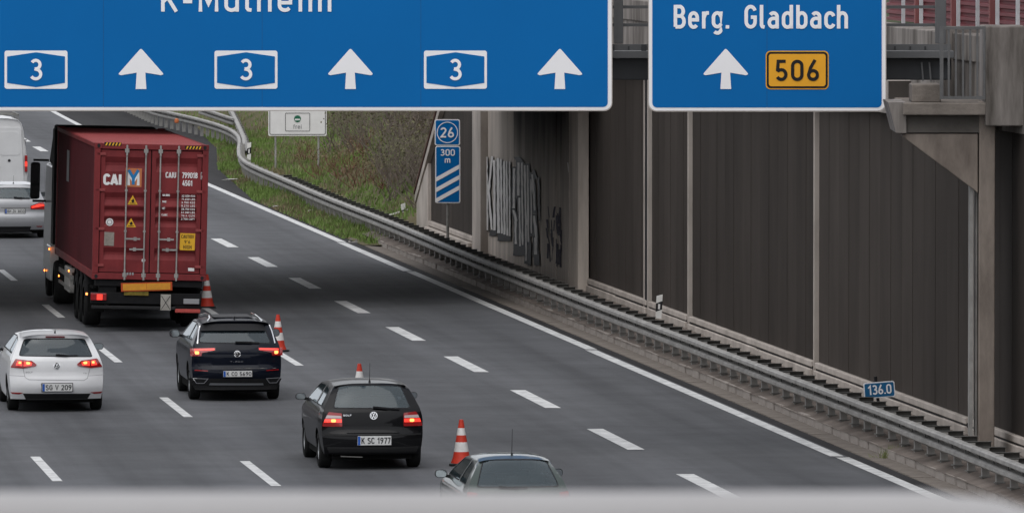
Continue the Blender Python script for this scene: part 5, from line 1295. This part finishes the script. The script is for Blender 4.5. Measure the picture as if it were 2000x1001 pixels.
for (xa, xb) in ((-CW + .145, -.012), (.012, CW - .145)):
    m2 = MB(); q = [(.040, zt_), (.040, zt_ - .02)]
    for (a, b) in tr_: sl_h = (a - b) * .40; q += [(.036, a), (.092, a - sl_h), (.092, b + sl_h), (.036, b)]
    q += [(.040, zb_)]
    m2.add([(x, a, b) for x in (xa + .09, xb - .09) for a, b in q], [(i, i + 1, len(q) + i + 1, len(q) + i) for i in range(len(q) - 1)])
    m2.box(xa, xa + .09, .035, .10, zb_, zt_); m2.box(xb - .09, xb, .035, .10, zb_, zt_); m2.box(xa, xb, .037, .0985, zt_ - .05, zt_ - .001); m2.box(xa, xb, .037, .0985, zb_ + .001, zb_ + .05)
    dd_ = m2.build('door', M_cont, cont)
    for x in ((xa + .55, xb - .11) if xa < 0 else (xa + .18, xa + .57)):
        m2 = MB(); m2.cyl((x, .0, CZ0 + .02), (x, .0, CZ1 - .03), .017, n=8); rod = m2.build('locking_rod', M_galv, dd_, smooth=True)
        m2 = MB()
        for z in (CZ0 + .09, CZ1 - .16): m2.box(x - .045, x + .045, -.02, .04, z - .035, z + .05); m2.box(x - .02, x + .02, -.03, .03, z - .1, z + .12)
        for z in (cz(375), cz(548)): m2.box(x - .03, x + .03, -.01, .04, z - .02, z + .02)
        m2.build('rod_bracket', M_galv, dd_, bevel=.006)
    for k, zc in enumerate((cz(580), cz(624))):
        x0 = (xa + .55, xb - .11)[k] if xa < 0 else (xa + .18, xa + .57)[k]
        x1 = x0 + .32 if k == 0 else x0 - .32
        m2 = MB(); m2.bar((x0, -.035, zc), (x1, -.035, zc), .02, .035); m2.bar((x0 + (x1 - x0) * .55, -.045, zc), (x0 + (x1 - x0) * .75, -.045, zc), .03, .075); m2.build('door_handle', M_galv, dd_)
    for zc in (cz(222), cz(375), cz(540), cz(695)):
        xe = xa if xa < 0 else xb
        m2 = MB(); m2.box(xe - .10, xe + .10, .0, .05, zc - .028, zc + .028); m2.build('hinge', M_contl, dd_, bevel=.006)
# print on the doors
def dp(u, v, l): return Vector((lx(u / 2.1756), .034 - l, cz(v)))
def dtext(s, x, y, hpx, wpx, m, name='lettering', w=.15, lift=.003, it=0.0):
    mb = MB(); text(mb, s, x, 0, hpx, lambda u, v, l: dp(u, y - v, l), w=w, width=wpx, lift=lift, step=.0008, italic=it); return mb.build(name, m, cont)
def dpoly(pts_, m, name, lift=.001): mb = MB(); poly(mb, pts_, dp, lift); return mb.build(name, m, cont)
dtext('CAI', 438, 352, 44, 76, M_white, w=.26)
dpoly([(531, 280), (601, 281), (600, 360), (530, 359)], mat('logo_orange', (.50, .17, .07), .6), 'logo_panel')
dtext('M', 537, 353, 46, 57, M_white, w=.26, lift=.003)
dtext('Y', 541, 350, 62, 48, mat('logo_blue', (.02, .18, .42), .5), w=.20, lift=.007)
dtext('CAIU', 702, 318, 24, 45, M_white, w=.17); dtext('799018', 772, 318, 24, 66, M_white, w=.17); dtext('6', 856, 318, 22, 11, M_white, w=.18); dtext('45G1', 775, 351, 23, 42, M_white, w=.18)
mb = MB(); ribbon(mb, [(853, 293), (869, 293), (869, 321), (853, 321), (853, 293)], .7, dp, .003); mb.build('check_box', M_white, cont)
rows = [('MAX GROSS', 690, 396, 32), ('TARE', 690, 424, 18), ('NET', 690, 452, 13), ('CUBE', 688, 480, 26)]
vals = ['32.500 KGS', '71.650 LBS', '3.750 KGS', '8.270 LBS', '28.750 KGS', '63.380 LBS', '76.4 CUM', '2.700 CUFT']
for i, v in enumerate(vals): dtext(v, 772, 398 + i * 14, 8, 58, M_white, w=.2)
for s_, x, y, w_ in rows: dtext(s_, x, y, 8, w_, M_white, w=.2)
M_yel = mat('warning_yellow', (.72, .40, .03), .5, var=.05)
for (x, y0, y1) in ((564, 395, 435), (559, 492, 531)):
    dpoly([(x, y0), (x + 22, y1), (x - 22, y1)], M_yel, 'warning_triangle'); dpoly([(x - 7, y1 - 16), (x + 4, y0 + 14), (x + 8, y1 - 12), (x, y1 - 8)], M_black, 'warning_mark', .003); dpoly([(x - 12, y1 - 7), (x + 12, y1 - 7), (x + 12, y1 - 4), (x - 12, y1 - 4)], M_black, 'warning_mark', .003)
dpoly(circ(468, 511, 16), M_white, 'round_sticker'); mb = MB(); ribbon(mb, arc(468, 511, 10, 10, 0, 360), 1.8, dp, .003); mb.build('sticker_ring', M_grey, cont)
dpoly([(447, 553), (489, 554), (488, 612), (446, 611)], mat('data_plate', (.26, .23, .20), .5, var=.2, scale=20), 'data_plate', .004)
dpoly(circ(616, 671, 8), M_white, 'round_sticker'); dpoly([(807, 699), (833, 700), (833, 713), (807, 712)], M_white, 'white_sticker')
dpoly([(770, 552), (834, 553), (833, 625), (769, 624)], M_yel, 'caution_sticker'); dtext('CAUTION', 775, 574, 15, 54, M_black, w=.15); dtext("9'6", 788, 596, 14, 26, M_black, w=.15); dtext('HIGH', 784, 619, 16, 36, M_black, w=.15)
for (x0, x1) in ((438, 511), (782, 853)):
    dx = (x1 - x0) / 6.0
    def hp(u, v, l): q = dp(u, v, l); q.y = .008 - l; return q
    yb_, yt_ = (187, 172) if x0 < 500 else (195, 181)
    mb = MB(); poly(mb, [(x0, yt_), (x1, yt_), (x1, yb_), (x0, yb_)], hp, .001); mb.build('hazard_strip', M_black, cont)
    for k in range(5):
        mb = MB(); a = x0 + 4 + k * dx * 1.15; poly(mb, [(a, yb_ - 1), (a + dx * .5, yb_ - 1), (a + dx * .95, yt_ + 1), (a + dx * .45, yt_ + 1)], hp, .003); mb.build('hazard_stripe', M_yel, cont)
for k in range(3): dpoly([(545 + k * 11, 724), (552 + k * 11, 722), (553 + k * 11, 733), (546 + k * 11, 735)], M_grey, 'paint_scrape', .046)
# left side decal
m2 = MB(); m2.add([(-CW + .012, 8.2, 3.6), (-CW + .012, 9.0, 3.6), (-CW + .012, 9.0, 2.9), (-CW + .012, 8.2, 2.9)], [(0, 1, 2, 3)]); m2.build('side_decal', M_grey, cont)
# trailer
M_chas = mat('chassis_black', (.008, .008, .009), .7, spec=.2, var=.3, scale=5)
m2 = MB()
for x in (-.45, .45): m2.box(x - .07, x + .07, .25, 12.3, .90, 1.09)
for y in (.3, 2.5, 5, 7.5, 10, 11.9): m2.box(-1.15, 1.15, y, y + .16, .97, 1.10)
m2.build('chassis_frame', M_chas, truck)
m2 = MB(); m2.box(-.8, .8, .6, 12.2, .52, .88); m2.box(-1.18, 1.18, .4, 12.4, .885, .93); m2.build('underbody', M_under, truck)  # wide thin pan added to deepen the shade under the trailer
def tb(x0, y0, x1, y1, ya, yb, m, name, bev=.01, parent=None):
    m2 = MB(); m2.box(lx(x0), lx(x1), ya, yb, lz(y1), lz(y0)); return m2.build(name, m, parent or truck, bevel=bev)
tb(190, 547, 400, 560, .05, .25, M_chas, 'rear_crossbeam'); tb(198, 556, 232, 573, .1, .4, M_chas, 'equipment_box')
tb(182, 572, 398, 594, .02, .15, M_chas, 'light_beam'); tb(183, 598, 348, 604, -.02, .08, M_plast, 'underrun_bar'); tb(345, 573, 398, 602, .05, .2, M_chas, 'light_carrier')
tl = tb(181, 574, 212, 588, -.02, .03, M_lens, 'tail_light'); tb(193, 576, 204, 587, -.027, -.02, M_lensl, 'brake_bulb', 0, tl)
tl = tb(363, 582, 394, 592, -.02, .03, M_grey, 'tail_light')
tb(347, 602, 396, 609, -.06, .05, mat('red_reflective', (.42, .07, .06), .5, var=.2, scale=12), 'underrun_marker')
c0 = (lx(290), lz(559.5)); m2 = MB(); M_ = Matrix.Translation((c0[0], -.03, c0[1])) @ Matrix.Rotation(R(-2.5), 4, 'Y')
m2.box(-.55, .55, 0, .02, -.092, .092, M_); hp_ = m2.build('marker_plate', mat('marker_red', (.45, .07, .02), .5), truck)
m2 = MB(); m2.box(-.51, -.004, -.006, -.001, -.07, .07, M_); m2.box(.004, .51, -.006, -.001, -.07, .07, M_); m2.build('marker_sheet', mat('marker_yellow', (.62, .27, .02), .45, var=.15, scale=8), hp_)
pt_ = tb(246, 569, 294, 577, -.015, 0, mat('dirty_plate', (.16, .12, .02), .7, var=.4, scale=10), 'number_plate', 0)
sq = tb(318, 574, 338, 605, -.04, -.02, mat('label_white', (.34, .32, .29), .7, var=.2, scale=9), 'hazard_placard', .004)
m2 = MB(); qf = lambda u, v, l: Vector((lx(u), -.042 - l, lz(v))); ribbon(m2, [(319.5, 577), (336.5, 603)], .6, qf, .001); ribbon(m2, [(336.5, 577), (319.5, 603)], .6, qf, .002); m2.build('cross_mark', M_black, sq)
for sd in (1, -1):
    for k, yc in enumerate((2.3, 3.6, 4.9)):
        w_ = make_wheel(truck, sd * 1.06, yc, .52, .36, spokes=8, m=M_chas)
        m2 = MB(); q = [(yc + .60 * math.cos(R(a)), .52 + .60 * math.sin(R(a))) for a in range(20, 161, 20)]
        m2.add([(x, a, b) for x in (sd * .86, sd * 1.25) for a, b in q], [(i, i + 1, len(q) + i + 1, len(q) + i) for i in range(len(q) - 1)]); m2.build('mudguard', M_chas, truck)
    make_wheel(truck, sd * 1.03, 11.6, .5, .5, spokes=8, m=M_chas); make_wheel(truck, sd * 1.06, 15.2, .5, .3, spokes=8, m=M_chas)
    m2 = MB(); m2.box(min(sd * .85, sd * 1.22), max(sd * .85, sd * 1.22), 1.3, 1.34, .35, .95); m2.build('mud_flap', M_under, truck)
# boxes and side guards on the left
m2 = MB(); m2.box(-1.24, -.75, 6.9, 8.6, .48, 1.02); m2.build('side_locker', M_galv, truck, bevel=.02)
m2 = MB(); m2.box(-1.25, -1.22, 5.8, 10.4, .80, .90); m2.box(-1.25, -1.22, 5.8, 10.4, .55, .62); m2.build('side_guard', M_galvd, truck)
m2 = MB(); m2.box(.75, 1.24, 6.9, 9.4, .48, 1.02); m2.build('fuel_tank', M_galvd, truck, bevel=.05)
# cab
M_cab = mat('cab_white', (.60, .60, .59), .4, var=.05, scale=2, coat=.5)
m2 = MB(); m2.prism([(-1.25, 13.42, .62), (-1.25, 15.95, .62), (-1.25, 16.0, 1.4), (-1.25, 15.8, 2.6), (-1.25, 15.5, 3.1), (-1.25, 13.42, 3.1)], (2.54, 0, 0)); m2.build('cab', M_cab, truck, bevel=.06)
m2 = MB(); m2.prism([(-1.2, 13.0, 3.05), (-1.2, 13.0, 4.02), (-1.2, 13.7, 4.03), (-1.2, 15.3, 3.11)], (2.3, 0, 0)); m2.build('roof_deflector', M_chas, truck, bevel=.04)
for sd in (1, -1):
    m2 = MB(); m2.box(min(sd * 1.19, sd * 1.25), max(sd * 1.19, sd * 1.25), 12.7, 13.4, 1.3, 3.95); m2.build('side_deflector', M_chas, truck, bevel=.02)
    m2 = MB(); m2.box(min(sd * 1.0, sd * 1.27), max(sd * 1.0, sd * 1.27), 13.2, 14.5, .45, 1.25); m2.build('side_skirt', M_cab, truck, bevel=.03)
    m2 = MB(); m2.box(min(sd * 1.40, sd * 1.62), max(sd * 1.40, sd * 1.62), 15.3, 15.45, 2.25, 3.1); mo = m2.build('mirror', M_black, truck, bevel=.05)
    m2 = MB(); m2.box(min(sd * 1.42, sd * 1.60), max(sd * 1.42, sd * 1.60), 15.292, 15.298, 2.62, 3.06); m2.box(min(sd * 1.42, sd * 1.60), max(sd * 1.42, sd * 1.60), 15.292, 15.298, 2.29, 2.56); m2.build('mirror_glass', mat('truck_mirror_glass', (.10, .105, .11), .1, metal=.8), mo)
    m2 = MB(); m2.bar((sd * 1.2, 15.4, 3.15), (sd * 1.56, 15.38, 3.15), .05); m2.bar((sd * 1.2, 15.4, 2.2), (sd * 1.56, 15.38, 2.2), .05); m2.build('mirror_arm', M_black, mo)
M_amber = mat('amber_lamp', (.8, .25, .04), .3, emis=(1.0, .22, .03), estr=5.0)
for (x, y, z) in ((-1.265, 6.6, .98), (-1.27, 9.8, .72), (-1.285, 13.1, 1.18), (-1.285, 14.6, .62)):
    m2 = MB(); m2.box(x - .02, x, y, y + .09, z - .022, z + .022); m2.build('marker_lamp', M_amber, truck, bevel=.01)
tb(171, 573.5, 175, 578, -.03, 0, M_lamp, 'corner_lamp', .005)

# ================================================================== traffic cones
M_cr = mat('cone_red', (.52, .045, .025), .5, var=.10, scale=9); M_cw = mat('cone_white', (.66, .64, .62), .5, var=.14, scale=9)
ctex = ['nearest cone, red and white, standing beside the grey green car', 'cone half hidden behind the roof of the black hatchback', 'cone just right of the dark blue crossover', 'farthest cone, at the right rear corner of the container lorry']
def make_cone(loc, label, first=None):
    r = empty('traffic_cone', loc, label, 'traffic cone', random.uniform(-.4, .4) + TH, 'traffic cones along the lane line'); r.scale = (1.03,) * 3
    if first:
        for c in kids(first):
            d = c.copy(); COL.objects.link(d); d.parent = r
        return r
    m = MB(); q = rrect(-.20, -.20, .20, .20, .04); m.prism([(a, b, 0) for a, b in q], (0, 0, .035)); m.build('base', M_plast, r, bevel=.008)
    zs_ = [(.03, .195), (.045, .165), (.27, .120), (.40, .098), (.52, .075), (.64, .053), (.755, .034), (.76, .0)]
    def rad(z): return interp(zs_, z)
    bands = [(.035, .225, M_cr), (.225, .385, M_cw), (.385, .50, M_cr), (.50, .62, M_cw), (.62, .76, M_cr)]
    for a, b, mt in bands:
        m = MB(); pr_ = [(interp([(.03, .185), (.05, .155), (.76, .033)], z), z) for z in (a, (a + b) / 2, b)] + ([(0.0, b)] if b > .75 else []); m.lathe(pr_, (0, 0, 0), n=20); m.build('band', mt, r, smooth=True)
    return r
cf = None
for i, (x, y) in enumerate(((901, 907), (702, 789), (543, 685), (404, 600))):
    o = make_cone(G(x, y, .01), ctex[i], cf); cf = cf or o
